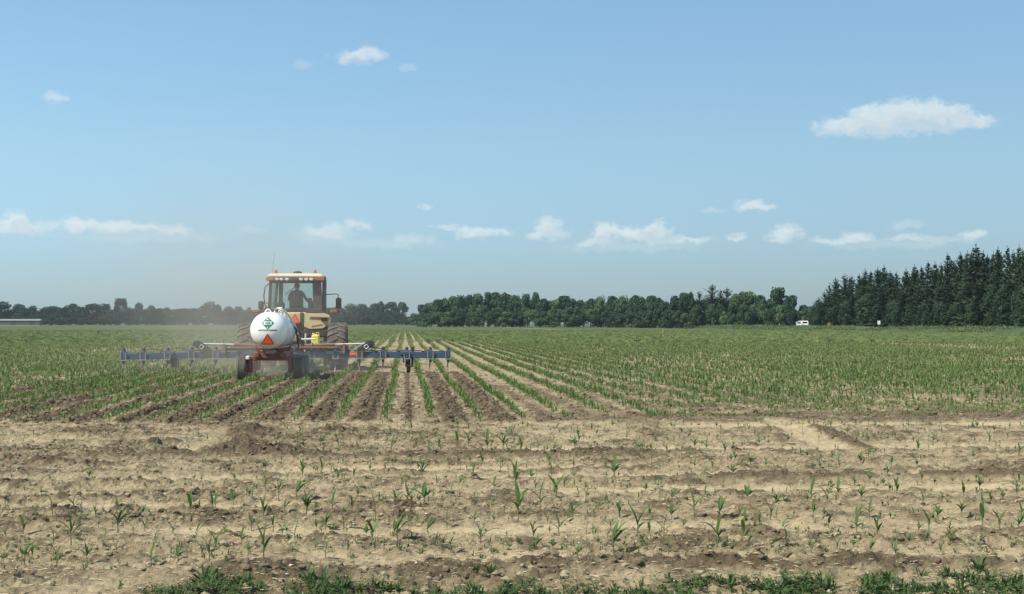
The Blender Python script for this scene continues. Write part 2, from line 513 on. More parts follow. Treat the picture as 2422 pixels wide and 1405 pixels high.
    # windblown pale patches
    pale = .7 * sstep(.62, .74, fbm(X * .42 + 3, Y * .55, 61, 3)) * head
    rough = rough * (1 - .55 * pale); dark = dark * (1 - .6 * pale)
    rough = rough * fade
    h = h + rough * (.070 * n3 + .055 * np.clip(n3r - .5, 0, 1) + .060 * n2)
    return h, np.clip(dark, 0, 1), rough

a_in = np.arange(-.39, .39, .00155)
a_out = np.array([-1.45, -1.2, -1.0, -.85, -.72, -.62, -.54, -.48, -.44, -.41])
ang = np.concatenate([a_out, a_in, -a_out[::-1]]) + YAW
ds = [4.2]
while ds[-1] < 3400:
    d = ds[-1]
    q = .0034 if d < 7.5 else (.0027 if d < 27 else (.0042 if d < 60 else (.012 if d < 200 else .03)))
    ds.append(d * (1 + q))
ds = np.array(ds)
AA, DD = np.meshgrid(ang, ds)
GX, GY = np.tan(AA - YAW), np.ones_like(AA)
# fan of cells round the camera that get larger with distance
GX = DD * np.sin(AA); GY = DD * np.cos(AA)
H_, DK, RG = soil(GX, GY)
FIELD_H = None
nr, nc = AA.shape
V = np.stack([GX, GY, H_], -1).reshape(-1, 3)
I = np.arange(nr * nc).reshape(nr, nc)
Fq = np.stack([I[:-1, :-1], I[:-1, 1:], I[1:, 1:], I[1:, :-1]], -1).reshape(-1, 4)

m, nt, b = new_mat('field_soil')
L = nt.links.new
N = nt.nodes.new
def attr(n):
    a = N('ShaderNodeAttribute'); a.attribute_name = n
    return a.outputs['Fac']
geo = N('ShaderNodeNewGeometry')
def noise(scale, detail=5, rough=.6, vec=None, mscale=None):
    n = N('ShaderNodeTexNoise'); n.inputs['Scale'].default_value = scale
    n.inputs['Detail'].default_value = detail; n.inputs['Roughness'].default_value = rough
    src = geo.outputs['Position']
    if mscale:
        mp = N('ShaderNodeMapping'); mp.inputs['Scale'].default_value = mscale
        L(src, mp.inputs[0]); src = mp.outputs[0]
    L(src, n.inputs['Vector'])
    return n.outputs[0]
def mth(op, a, b_=None, c=None):
    n = N('ShaderNodeMath'); n.operation = op
    for i, v_ in enumerate((a, b_, c)):
        if v_ is None: continue
        if isinstance(v_, (int, float)): n.inputs[i].default_value = v_
        else: L(v_, n.inputs[i])
    return n.outputs[0]
def mix(f_, a, b_):
    n = N('ShaderNodeMix'); n.data_type = 'RGBA'
    L(f_, n.inputs[0]) if not isinstance(f_, (int, float)) else setattr(n.inputs[0], 'default_value', f_)
    for i, v_ in ((6, a), (7, b_)):
        if isinstance(v_, tuple): n.inputs[i].default_value = (*v_, 1)
        else: L(v_, n.inputs[i])
    return n.outputs[2]
def rng_(v_, a, b_, c=0.0, d=1.0):
    n = N('ShaderNodeMapRange'); n.inputs[1].default_value = a; n.inputs[2].default_value = b_
    n.inputs[3].default_value = c; n.inputs[4].default_value = d
    L(v_, n.inputs[0]); return n.outputs[0]
big, mid, fine, grain = noise(.35, 4), noise(2.2, 6), noise(22, 6, .7), noise(160, 4, .7)
PALE1, PALE2, MOIST, MOIST2 = (.44, .355, .215), (.345, .268, .158), (.066, .046, .026), (.135, .096, .056)
pale_c = mix(rng_(mid, .35, .7), PALE1, PALE2)
dark_c = mix(rng_(fine, .35, .65), MOIST, MOIST2)
dk = mth('ADD', attr('dark'), mth('ADD', mth('MULTIPLY', mth('SUBTRACT', fine, .5), .7), mth('MULTIPLY', mth('SUBTRACT', noise(7, 5, .6, mscale=(.6, 1.3, 1)), .5), .75)))
soilc = mix(rng_(dk, .10, .62), pale_c, dark_c)
shade_fleck = noise(13, 7, .72)  # dark flecks painted into the soil colour for shaded faces of small clods
soilc = mix(rng_(shade_fleck, .54, .67, 0, .58), soilc, dark_c)
soilc = mix(rng_(grain, .3, .7, 0, .20), soilc, (.46, .39, .24))
# far down the field single plants cannot be told apart: the leaf cover is colour and streaks there
sp = N('ShaderNodeSeparateXYZ'); L(geo.outputs['Position'], sp.inputs[0])
streak = noise(1.0, 4, .6, mscale=(.22, .012, 1))
far = rng_(sp.outputs[1], 190, 300)
gcol = mix(rng_(streak, .35, .65), (.058, .088, .030), (.078, .106, .040))  # greens darkened to carry the shade plants throw on each other
wx_ = mth('ABSOLUTE', mth('SUBTRACT', sp.outputs[0], 37.6))
gcol = mix(rng_(wx_, .9, .5, 0, .8), gcol, (.36, .29, .18))
allc = mix(mth('MULTIPLY', far, .92), soilc, gcol)
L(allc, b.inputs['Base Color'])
b.inputs['Roughness'].default_value = .95
b.inputs['Specular IOR Level'].default_value = .15
bmp = N('ShaderNodeBump'); bmp.inputs['Strength'].default_value = .8; bmp.inputs['Distance'].default_value = .05
fade_ = rng_(sp.outputs[1], 25, 70, 1, .15)
L(mth('MULTIPLY', mth('ADD', mth('MULTIPLY', fine, .7), mth('MULTIPLY', grain, .25)), mth('MULTIPLY', fade_, mth('ADD', .35, attr('rough')))), bmp.inputs['Height'])
L(bmp.outputs[0], b.inputs['Normal'])
M['soil'] = m
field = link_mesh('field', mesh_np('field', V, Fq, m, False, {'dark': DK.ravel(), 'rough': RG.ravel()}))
tag(field, 'sandy farm field with rows running away and a trampled bare headland', kind='structure')
# the land under and beyond it
base = mesh_np('ground', [(-3600, -300, -.35), (3600, -300, -.35), (3600, 3600, -.35), (-3600, 3600, -.35)], [(0, 1, 2, 3)], paint('ground_soil', (.12, .13, .06), .95, dirt=.4, scale=.02))
tag(link_mesh('ground', base), 'open farmland under the field reaching to the horizon', kind='structure')

def soil_z(x, y):
    x = np.atleast_1d(np.asarray(x, float)); y = np.atleast_1d(np.asarray(y, float))
    return soil(x, y)[0]

# ------------------------------------------------------------------ scatter: many small copies baked into one mesh
def scatter(name, protos, P, yaw, scl, mat, tilt=None, pick=None, smooth=False):
    """protos: list of (verts, faces) with the same face size"""
    Vs, Fs, off = [], [], 0
    n = len(P)
    pick = RNG.integers(0, len(protos), n) if pick is None else pick
    for i, (pv, pf) in enumerate(protos):
        s = np.where(pick == i)[0]
        if not len(s): continue
        pv = np.asarray(pv, float); pf = np.asarray(pf, int)
        c, sn = np.cos(yaw[s])[:, None], np.sin(yaw[s])[:, None]
        sc = scl[s]
        if sc.ndim == 1: sc = np.repeat(sc[:, None], 3, 1)
        x = pv[None, :, 0] * sc[:, 0:1]; y = pv[None, :, 1] * sc[:, 1:2]; z = pv[None, :, 2] * sc[:, 2:3]
        if tilt is not None:
            tx = tilt[s][:, 0:1]; ty = tilt[s][:, 1:2]
            x = x + z * tx; y = y + z * ty
        X = x * c - y * sn + P[s, 0:1]; Y = x * sn + y * c + P[s, 1:2]; Z = z + P[s, 2:3]
        Vs.append(np.stack([X, Y, Z], -1).reshape(-1, 3))
        Fs.append((pf[None] + (np.arange(len(s)) * len(pv))[:, None, None] + off).reshape(-1, pf.shape[1]))
        off += len(s) * len(pv)
    return mesh_np(name, np.concatenate(Vs), np.concatenate(Fs), mat, smooth)

def ico(sub=1):
    import bmesh
    bm = bmesh.new(); bmesh.ops.create_icosphere(bm, subdivisions=sub, radius=1)
    v_ = np.array([q.co[:] for q in bm.verts]); f_ = np.array([[w.index for w in q.verts] for q in bm.faces]); bm.free()
    return v_, f_
iv, if_ = ico(1)
clods = []
for i in range(7):
    rr = RNG.uniform(.6, 1.15, (len(iv), 1)) ; q = iv * rr * [1, RNG.uniform(.6, 1), RNG.uniform(.45, .75)]
    clods.append((q, if_))
def in_view(n, y0, y1, power=1.0, margin=.08):
    """random ground points in the part of the field the photo shows"""
    yy = y0 * (y1 / y0) ** RNG.random(n)
    half = PW / 2 / F + margin
    xx = np.tan(np.arctan(RNG.uniform(-half, half, n)) + YAW) * yy
    return xx, yy
# clods
cx_, cy_ = in_view(300000, 8.2, 46)
_, cd, cr = soil(cx_, cy_)
keep = RNG.random(len(cx_)) < np.clip((cr - .60) * .18 + (cd - .35) * .12, .008, 1)
cx_, cy_, cd = cx_[keep], cy_[keep], cd[keep]
cz = soil_z(cx_, cy_)
size = .007 + .038 * RNG.random(len(cx_)) ** 3.8
size *= np.where(cy_ > 23, 1.7, 1.0)
mc = paint('clod_soil', (.37, .31, .18), .95, dirt=.7, dirt_col=(.17, .135, .08), scale=1.6)
mc2 = paint('moist_clod_soil', (.19, .145, .085), .95, dirt=.8, dirt_col=(.09, .068, .038), scale=2.2)
for nm, sel, mat_ in (('dry', cd < .42, mc), ('moist', cd >= .42, mc2)):
    P = np.stack([cx_[sel], cy_[sel], cz[sel] + size[sel] * .15], -1)
    me = scatter('soil_clods', clods, P, RNG.uniform(0, 6.28, len(P)), size[sel], mat_)
    tag(link_mesh('soil_clods', me), 'dry tan soil clods strewn over the headland' if nm == 'dry' else 'dark moist soil clods turned up between the rows', 'soil', kind='stuff')
print('clods', len(cx_))
# straw bits and pebbles
sx_, sy_ = in_view(16000, 8.2, 32)
zz = soil_z(sx_, sy_)
strip = ([(-.5, -.06, 0), (.5, -.05, .05), (.5, .05, .05), (-.5, .06, 0), (0, 0, .10)], [(0, 1, 4), (1, 2, 4), (2, 3, 4), (3, 0, 4)])
P = np.stack([sx_, sy_, zz + .004], -1)
me = scatter('crop_residue', [strip], P, RNG.normal(0, .7, len(P)), .02 + .05 * RNG.random(len(P)) ** 2, M['straw'])
tag(link_mesh('crop_residue', me), 'pale bits of old stalk scattered over the bare soil', 'crop residue', kind='stuff')
sx_, sy_ = in_view(420, 8.2, 26)
P = np.stack([sx_, sy_, soil_z(sx_, sy_) + .006], -1)
me = scatter('pebbles', clods, P, RNG.uniform(0, 6, len(P)), .007 + .012 * RNG.random(len(P)) ** 2, M['stone'])
tag(link_mesh('pebbles', me), 'small whitish pebbles lying on the headland soil', 'pebbles', kind='stuff')

# ------------------------------------------------------------------ corn
def leaf_mesh(L_, w, z0, az_, up, curl, nseg=5, tw=0.0):
    """a blade that leaves the stalk at z0, rises at angle up and arches over by curl"""
    V_, F_ = [], []
    x = 0.006; z = z0; a = up
    ca, sa = math.cos(az_), math.sin(az_)
    for i in range(nseg + 1):
        t = i / nseg
        ww = w * (math.sin(PI * (0.18 + .82 * t)) ** .8 if t < 1 else 0.0) * .5
        nx, nz = -math.sin(a), math.cos(a)
        cw = math.cos(tw * t); sw = math.sin(tw * t)
        for sgn in (-1, 0, 1):
            yy = sgn * ww * cw
            lift = (.35 * ww if sgn else 0) + sgn * ww * sw
            px, pz = x + nx * lift, z + nz * lift
            V_.append((px * ca - yy * sa, px * sa + yy * ca, pz))
        if i < nseg:
            st = L_ / nseg
            x += math.cos(a) * st; z += math.sin(a) * st
            a -= curl / nseg * (.5 + t)
    for i in range(nseg):
        for j in (0, 1):
            q = i * 3 + j
            F_.append((q, q + 1, q + 4, q + 3))
    return V_, F_
def stem_mesh(h, r, lean=.0):
    V_, F_ = [], []
    for i in range(4):
        t = i / 3
        for j in range(5):
            an = j * 2 * PI / 5
            rr = r * (1 - .55 * t)
            V_.append((lean * t * t * h + rr * math.cos(an), rr * math.sin(an), h * t - .02 * (i == 0)))
    for i in range(3):
        for j in range(5):
            F_.append((i * 5 + j, i * 5 + (j + 1) % 5, i * 5 + 5 + (j + 1) % 5, i * 5 + 5 + j))
    return V_, F_
# plant forms, height 1 (scaled when placed): list of leaves (length, width, z0, azimuth, up, curl)
FORMS = [
 ('with three leaves arching over to both sides', [(.62, .075, .30, .1, 1.05, 1.9), (.70, .085, .40, PI + .2, 1.0, 2.0), (.62, .085, .42, .3, 1.2, .9), (.62, .075, .45, PI - .4, 1.42, .25)]),
 ('standing narrow and upright like a spear', [(.45, .07, .25, .6, 1.25, .8), (.55, .085, .40, PI + .5, 1.35, .4), (.62, .095, .42, .2, 1.48, .15)]),
 ('with one long leaf bowed far out to its left', [(.85, .080, .38, PI + .05, .95, 1.9), (.45, .07, .28, .2, 1.0, 1.6), (.60, .09, .42, .3, 1.40, .3)]),
 ('with one long leaf bowed far out to its right', [(.85, .080, .38, .08, .95, 1.8), (.42, .07, .30, PI, 1.0, 1.5), (.60, .09, .42, PI + .3, 1.38, .3)]),
 ('with a tall blade and two short curled leaves', [(.40, .075, .26, .2, .9, 2.3), (.42, .075, .33, PI + .1, .95, 2.2), (.70, .095, .36, .5, 1.42, .35)]),
 ('forked like a Y with two straight leaves', [(.60, .085, .36, .15, 1.12, .5), (.58, .085, .38, PI + .1, 1.15, .45), (.34, .06, .24, 1.2, .9, 1.6)]),
 ('leaning over with its blades swept to one side', [(.66, .08, .30, .25, 1.0, 1.2), (.66, .085, .40, -.2, 1.15, .9), (.55, .08, .40, .5, 1.35, .6), (.3, .06, .2, PI, .8, 1.8)]),
 ('with broad leaves opening wide near the top', [(.55, .11, .36, .2, .85, 1.3), (.55, .11, .38, PI - .1, .9, 1.3), (.55, .11, .42, 1.5, 1.2, .7), (.5, .10, .45, .4, 1.4, .3)]),
]
PROTO = []
for fi, (desc, leaves) in enumerate(FORMS):
    sv, sf = stem_mesh(.46, .024, .05 * (fi % 3 - 1))
    lm = [leaf_mesh(q[0], q[1] * 1.6, *q[2:], 5, .25) for q in leaves]
    PROTO.append((desc, (sv, sf), lm))
def joined(fi):
    V_, F_ = list(PROTO[fi][1][0]), list(PROTO[fi][1][1])
    for lv, lf in PROTO[fi][2]:
        o_ = len(V_); V_ += lv; F_ += [tuple(i + o_ for i in q) for q in lf]
    return V_, F_
JOIN = [joined(i) for i in range(len(FORMS))]
parts_me = [(mesh_np('stem', p[1][0], p[1][1], M['stem'], True), [mesh_np('leaf', lv, lf, M['corn_near'], True) for lv, lf in p[2]]) for p in PROTO]
whole_me = [mesh_np('corn_seedling', v_, f_, M['corn_near'], True) for v_, f_ in JOIN]

HAND = """54 1268 56;124 1242 46;168 1298 80;127 1298 48;58 1351 60;134 1348 48;206 1338 50;279 1270 70;233 1258 30;225 1232 30;342 1258 33;337 1215 33;365 1192 24;408 1267 40;449 1232 50;466 1268 45;502 1229 45;532 1262 25;552 1196 40;623 1225 58;595 1255 44;571 1295 46;509 1301 55;495 1338 66;357 1343 56;421 1331 38;281 1341 30;623 1338 95;646 1255 45;659 1192 55;702 1191 56;725 1222 64;672 1219 44;697 1295 45;770 1255 46;770 1331 50;786 1216 50;628 1160 50;715 1126 40;761 1126 40;211 1143 30;190 1163 27;36 1169 25;117 1143 22;
813 1159 33;813 1254 50;833 1219 36;888 1232 66;881 1288 60;935 1212 38;940 1288 75;965 1183 50;1003 1212 64;998 1136 60;1012 1265 50;1043 1212 40;1056 1249 36;1031 1298 34;1066 1181 38;1119 1140 40;1137 1288 56;1122 1242 30;1163 1212 34;1168 1166 38;1219 1159 66;1226 1242 90;1261 1283 46;1277 1206 66;1315 1179 66;1295 1242 33;1322 1285 66;1348 1216 22;1368 1176 30;1388 1186 38;1416 1219 38;1451 1311 80;1439 1206 44;1464 1229 40;1452 1131 44;1508 1278 90;1523 1308 42;1527 1163 28;1570 1285 56;1588 1239 44;1581 1311 50;1365 1331 46;
1627 1175 30;1642 1236 66;1702 1232 54;1761 1236 36;1758 1273 48;1697 1304 76;1768 1192 44;1775 1290 36;1822 1236 58;1860 1293 36;1871 1178 30;1919 1195 60;1924 1232 44;1956 1205 46;1982 1178 44;1960 1256 44;1919 1307 50;1980 1304 38;2026 1273 60;2056 1229 48;2075 1273 58;2058 1304 40;2106 1229 20;2121 1175 44;2118 1304 36;2160 1229 22;2197 1266 60;2184 1198 36;2219 1232 36;2189 1293 36;2274 1229 44;2279 1178 40;2323 1249 60;2318 1290 36;2343 1202 34;2364 1253 54;2250 1290 34;2410 1246 44;2405 1180 36;
1309 1072 24;1360 1082 28;1381 1105 32;1369 1054 28;1453 1128 60;1504 1054 28;1541 1095 32;1578 1049 25;1643 1063 34;1643 1109 28;1670 1068 28;1714 1072 28;1631 1086 28;1684 1109 20;1738 1100 32;1775 1105 26;1812 1109 26;1939 1100 28;1983 1100 28;2036 1100 28;2108 1105 28;2171 1068 30;2208 1049 24;2340 1049 28;2412 1091 30;1921 1146 22;
665 1058 26;703 1051 30;772 1051 20;852 1051 30;926 1071 44;995 1048 24;1037 1068 30;1081 1071 40;1108 1058 36;1152 1068 50;1190 1075 52;1215 1055 40;1232 1075 40;1273 1068 34;21 1081 22;188 1081 24;290 1055 15;480 1111 18;628 1124 32;715 1131 34;761 1128 36;290 1015 24;1215 1130 48;1305 1128 40"""
pts = []
for q in HAND.replace('\n', '').split(';'):
    x, y, h = map(float, q.split())
    gx, gy = ground_at(x, y)
    pts.append((gx, gy, h / F * gy * 1.12, x))
# further seedlings standing in the side-to-side rows
k = 0
while len(pts) < 300 and k < 5000:
    k += 1
    ri = random.randrange(0, 16)
    gy = 10.12 + ri * .79 + random.gauss(0, .03)
    xp = random.uniform(-10, 2430)
    gx = ray(xp, 764).x / ray(xp, 764).y * gy
    if xp < 620 and 12.5 < gy < 23 and random.random() < .8: continue
    if min((gx - a) ** 2 + ((gy - b_) * .6) ** 2 for a, b_, _, _ in pts) < .17 ** 2: continue
    pts.append((gx, gy, random.uniform(.09, .17), xp))
ORD = ['first', 'second', 'third', 'fourth', 'fifth', 'sixth', 'seventh', 'eighth', 'ninth', 'tenth', 'eleventh', 'twelfth', 'thirteenth', 'fourteenth', 'fifteenth', 'sixteenth', 'seventeenth', 'eighteenth']
pts.sort(key=lambda q: (q[1], q[0]))
zs = soil_z([q[0] for q in pts], [q[1] for q in pts])
seen_labels = {}
for i, (gx, gy, h, xp) in enumerate(pts):
    fi = random.randrange(len(FORMS))
    row = min(17, max(0, int(round((gy - 9.4) / .79))))
    size_w = 'tall' if h > .19 else ('knee-thin' if False else ('mid-sized' if h > .125 else 'small'))
    zone = min(9, max(0, int(xp / 242)))
    where = ('at the far left', 'left of the tank wagon', 'below the gauge wheel', 'in front of the tank wagon', 'in line with the tractor cab',
             'just right of the middle', 'right of the middle', 'towards the right', 'in line with the parked signs', 'at the far right')[zone]
    where = ('at far left', 'below left toolbar tip', 'below tank wagon', 'below right toolbar half', 'below right toolbar tip',
             'right of toolbar', 'below middle woods', 'below white van', 'below conifer stand', 'at far right')[zone]
    lab = f'{size_w} corn seedling {FORMS[fi][0]}, headland row {ORD[row]} from grass, {where}'
    lab = ' '.join(lab.split()[:40])
    short = {0: 'arching both ways', 1: 'upright and spear-like', 2: 'one leaf bowed left', 3: 'one leaf bowed right', 4: 'tall blade with curled leaves', 5: 'forked like a Y', 6: 'leaning sideways', 7: 'broad open leaves'}[fi]
    lab = f'{size_w} corn seedling, {short}, {ORD[row]} row from grass, {where}'
    w_ = random.uniform(.95, 1.25) * min(1, .20 / h) ** .5
    if i < 190:
        t = empty('corn_seedling', (gx, gy, zs[i] - .01), random.gauss(0, .35))
        t.scale = (h * w_, h * w_, h)
        link_mesh('stem', parts_me[fi][0], t)
        for lm in parts_me[fi][1]: link_mesh('leaf', lm, t)
    else:
        t = link_mesh('corn_seedling', whole_me[fi], None, (gx, gy, zs[i] - .01))
        t.scale = (h * w_, h * w_, h); t.rotation_euler = (0, 0, random.gauss(0, .35))
    tag(t, lab, 'corn plant', 'corn seedlings standing in the headland rows')

# the lengthwise rows: too many to count
def corn_rows(y0, y1, step, protos, name, hs, jitter, mat, miss=.08, wide=1.0):
    half = PW / 2 / F + .06
    xs, ys = [], []
    xl = math.tan(-math.atan(half) + YAW) * y1; xr = math.tan(math.atan(half) + YAW) * y1
    for r_ in range(int((xl - ROW0) / ROW) - 1, int((xr - ROW0) / ROW) + 2):
        X0 = ROW0 + r_ * ROW
        yy = np.arange(y0, y1, step) + RNG.normal(0, step * .25, len(np.arange(y0, y1, step)))
        a_ = np.arctan2(X0, yy) - YAW
        yy = yy[np.abs(np.tan(a_)) < half + 1.0 / y0]
        if abs(X0 - 37.6) < .6: continue
        xs.append(X0 + RNG.normal(0, jitter, len(yy))); ys.append(yy)
    x = np.concatenate(xs); y = np.concatenate(ys)
    x = x + .035 * np.sin(y * .21 + np.round((x - ROW0) / ROW) * 1.3)
    gap = fbm(x * .6, y * .18, 91, 3)
    k_ = (RNG.random(len(x)) > miss) & (gap > .25) & (y > edge_of_rows(x) + .15 + RNG.random(len(x)) * .5)
    d_ = (y - edge_of_rows(x))
    ramp_ = np.where(x > 5, np.clip(.15 + d_ / 11, 0, 1), np.where(x < -6, np.clip(.45 + d_ / 5, 0, 1), 1.0))
    k_ &= RNG.random(len(x)) < ramp_ * np.where((x > 4.5) | (x < -9), np.clip(.55 + 2.2 * (fbm(x * .11, y * .035, 96, 3) - .32), .4, 1), 1)
    x, y = x[k_], y[k_]
    P = np.stack([x, y, soil_z(x, y) - .01], -1)
    h = RNG.uniform(*hs, len(x)) * np.clip(.62 + (y - 23.3) / 14, 0, 1) * (.85 + .4 * fbm(x * .15, y * .08, 77, 2))
    sc = np.stack([h * wide, h * wide, h], -1)
    me = scatter(name, protos, P, RNG.uniform(0, 6.28, len(x)), sc, mat, tilt=RNG.normal(0, .12, (len(x), 2)))
    return me, len(x)
me, n0 = corn_rows(23.0, 48, .085, JOIN, 'corn_rows', (.14, .235), .035, M['corn'])
tag(link_mesh('corn_rows', me), 'rows of young green corn running away behind the toolbar', 'corn crop', kind='stuff')
lod1 = []
for s_ in range(5):
    V_, F_ = [], []
    for j in range(4):
        an = RNG.uniform(0, 6.28); up = RNG.uniform(.8, 1.4); ln = RNG.uniform(.7, 1.0); wd = .055
        c_, s2 = math.cos(an), math.sin(an)
        p1 = (c_ * ln * .5 * math.cos(up), s2 * ln * .5 * math.cos(up), .15 + ln * .6 * math.sin(up))
        p2 = (c_ * ln * (.75 * math.cos(up) + .2), s2 * ln * (.75 * math.cos(up) + .2), .15 + ln * .78 * math.sin(up))
        o_ = len(V_)
        V_ += [(-s2 * wd, c_ * wd, .0), (s2 * wd, -c_ * wd, .0), (p1[0] + s2 * wd, p1[1] - c_ * wd, p1[2]), (p1[0] - s2 * wd, p1[1] + c_ * wd, p1[2]), (p2[0], p2[1], p2[2]), (p2[0], p2[1], p2[2] + .001)]
        F_ += [(o_, o_ + 1, o_ + 2, o_ + 3), (o_ + 3, o_ + 2, o_ + 4, o_ + 5)]
    lod1.append((V_, F_))
me, n1 = corn_rows(48, 112, .14, lod1, 'corn_rows', (.17, .25), .04, M['corn_far'], .05, 1.35)
tag(link_mesh('corn_rows', me), 'green corn rows in the middle of the field around the tractor', 'corn crop', kind='stuff')
lod2 = []
for s_ in range(4):
    V_, F_ = [], []
    for j in range(2):
        an = RNG.uniform(0, 3.14); c_, s2 = math.cos(an), math.sin(an)
        o_ = len(V_)
        V_ += [(-c_ * .22, -s2 * .22, 0), (c_ * .22, s2 * .22, 0), (c_ * .75, s2 * .75, RNG.uniform(.75, 1.05)), (-c_ * .65, -s2 * .65, RNG.uniform(.65, .95))]
        F_ += [(o_, o_ + 1, o_ + 2, o_ + 3)]
    lod2.append((V_, F_))
me, n2_ = corn_rows(112, 290, .36, lod2, 'corn_rows', (.20, .27), .04, M['corn_far'], .05, 1.3)
tag(link_mesh('corn_rows', me), 'distant green corn rows merging together towards the woods', 'corn crop', kind='stuff')
print('corn', n0, n1, n2_)

# ------------------------------------------------------------------ weeds
tuft = []
for s_ in range(5):
    V_, F_ = [], []
    for j in range(7):
        an = RNG.uniform(0, 6.28); le = RNG.uniform(.5, 1.0); up = RNG.uniform(.5, 1.35); wd = RNG.uniform(.05, .10)
        c_, s2 = math.cos(an), math.sin(an); ox, oy = RNG.normal(0, .12, 2)
        p0 = (ox, oy, 0); p1 = (ox + c_ * le * math.cos(up) * .6, oy + s2 * le * math.cos(up) * .6, le * math.sin(up) * .7)
        p2 = (ox + c_ * le * (math.cos(up) + .15), oy + s2 * le * (math.cos(up) + .15), le * math.sin(up) * .95)
        o_ = len(V_)
        V_ += [(p0[0] - s2 * wd * .5, p0[1] + c_ * wd * .5, 0), (p0[0] + s2 * wd * .5, p0[1] - c_ * wd * .5, 0), (p1[0] + s2 * wd, p1[1] - c_ * wd, p1[2]), (p1[0] - s2 * wd, p1[1] + c_ * wd, p1[2]), (p2[0], p2[1], p2[2]), (p2[0] - s2 * .01, p2[1] + c_ * .01, p2[2])]
        F_ += [(o_, o_ + 1, o_ + 2, o_ + 3), (o_ + 3, o_ + 2, o_ + 4, o_ + 5)]
    tuft.append((V_, F_))
broad = []
for s_ in range(4):
    V_, F_ = [], []
    for j in range(14):
        an = RNG.uniform(0, 6.28); rad = RNG.uniform(.05, .75); z = RNG.uniform(.15, 1.0) * (1.1 - .5 * rad); sz = RNG.uniform(.10, .2)
        cxx, cyy = math.cos(an) * rad, math.sin(an) * rad
        a2 = RNG.uniform(0, 6.28); t1 = np.array([math.cos(a2), math.sin(a2), RNG.uniform(-.4, .4)]); t2 = np.array([-math.sin(a2), math.cos(a2), RNG.uniform(-.4, .4)])
        c0 = np.array([cxx, cyy, z]); o_ = len(V_)
        V_ += [tuple(c0 - t1 * sz), tuple(c0 - t2 * sz * .6), tuple(c0 + t1 * sz), tuple(c0 + t2 * sz * .6)]
        F_.append((o_, o_ + 1, o_ + 2, o_ + 3))
    broad.append((V_, F_))
# the green fringe along the very edge of the field: where it is thick (photo x ranges)
FR = [(380, 610, 8.78, 1.0), (700, 800, 8.75, .9), (760, 1130, 8.60, .8), (1190, 1290, 8.70, .6), (1200, 1520, 8.62, .7), (1520, 1610, 8.85, .8), (1630, 1950, 8.78, 1.0), (2080, 2440, 8.85, 1.0), (-20, 120, 8.5, .3), (1950, 2090, 8.6, .3)]
X_, Y_, H2 = [], [], []
for (x0, x1, ymax, dens) in FR:
    n = int((x1 - x0) * 5.5 * dens)
    xp = RNG.uniform(x0 - 25, x1 + 25, n); yy = ymax + .04 - np.abs(RNG.normal(0, .50, n)) - .35 * np.abs((xp - (x0 + x1) / 2) / (x1 - x0)) ** 2
    xw = (xp - VPX) / F * yy
    kk = (yy > 7.6) & (RNG.random(n) < np.clip((fbm(xw * 2.2, yy * 2.5, 88, 3) - .40) * 5.5, .04, 1))
    X_.append(xw[kk]); Y_.append(yy[kk]); H2.append((.016 + .075 * RNG.random(kk.sum()) ** 2.2) * dens * (.6 + 1.0 * fbm(xw[kk] * 1.3, yy[kk] * 2, 89, 2)))
x = np.concatenate(X_); y = np.concatenate(Y_); h = np.concatenate(H2)
P = np.stack([x, y, soil_z(x, y) - .005], -1)
half_ = len(x) // 2
me = scatter('grass_fringe', tuft, P[::2], RNG.uniform(0, 6.28, len(P[::2])), h[::2] * 1.15, M['weed'])
tag(link_mesh('grass_fringe', me), 'green grass fringe along the near edge of the field', 'grass', kind='stuff')
me = scatter('clover_fringe', broad, P[1::2], RNG.uniform(0, 6.28, len(P[1::2])), h[1::2], M['weed'])
tag(link_mesh('clover_fringe', me), 'low leafy clover patches along the near edge of the field', 'clover', kind='stuff')
# white blossom heads in the fringe
sel = RNG.random(len(x)) < .02
sel &= (x > 1.5)
P = np.stack([x[sel], y[sel], soil_z(x[sel], y[sel]) + h[sel] * .85], -1)
me = scatter('clover_blossoms', clods, P, RNG.uniform(0, 6, len(P)), np.full(len(P), .007), M['flower'])
tag(link_mesh('clover_blossoms', me), 'tiny white clover blossoms dotted through the green fringe', 'blossoms', kind='stuff')
# thin weeds over the headland and between the rows
wx, wy = in_view(12000, 8.6, 23.5)
dens = np.exp(-((wy - 10.25) / .36) ** 2) * 1.0 + .08 + .25 * np.exp(-((wy - 14.5) / .25) ** 2) * (np.abs(wx) < 2.2)
kk = (RNG.random(len(wx)) < dens) & (fbm(wx * 1.5, wy * 2, 93, 3) > .42)
wx, wy = wx[kk], wy[kk]
P = np.stack([wx, wy, soil_z(wx, wy) - .004], -1)
me = scatter('small_weeds', tuft + broad[:0], P, RNG.uniform(0, 6.28, len(P)), RNG.uniform(.02, .06, len(P)), M['weed'])
tag(link_mesh('small_weeds', me), 'thin low weeds sprouting between the headland corn seedlings', 'weeds', kind='stuff')
wx, wy = in_view(42000, 24, 75)
kk = ((wx > 3 + 2.5 * fbm(wx * .3, wy * .3, 12, 2)) | (wx < -9.3)) & (wy > edge_of_rows(wx) + .6) & (fbm(wx * .8, wy * .4, 94, 3) > .40)
wx, wy = wx[kk], wy[kk]
P = np.stack([wx, wy, soil_z(wx, wy) - .004], -1)
me = scatter('field_weeds', tuft, P, RNG.uniform(0, 6.28, len(P)), RNG.uniform(.04, .11, len(P)), M['corn_far'])
tag(link_mesh('field_weeds', me), 'grassy weeds between the corn rows either side of the worked strip', 'weeds', kind='stuff')
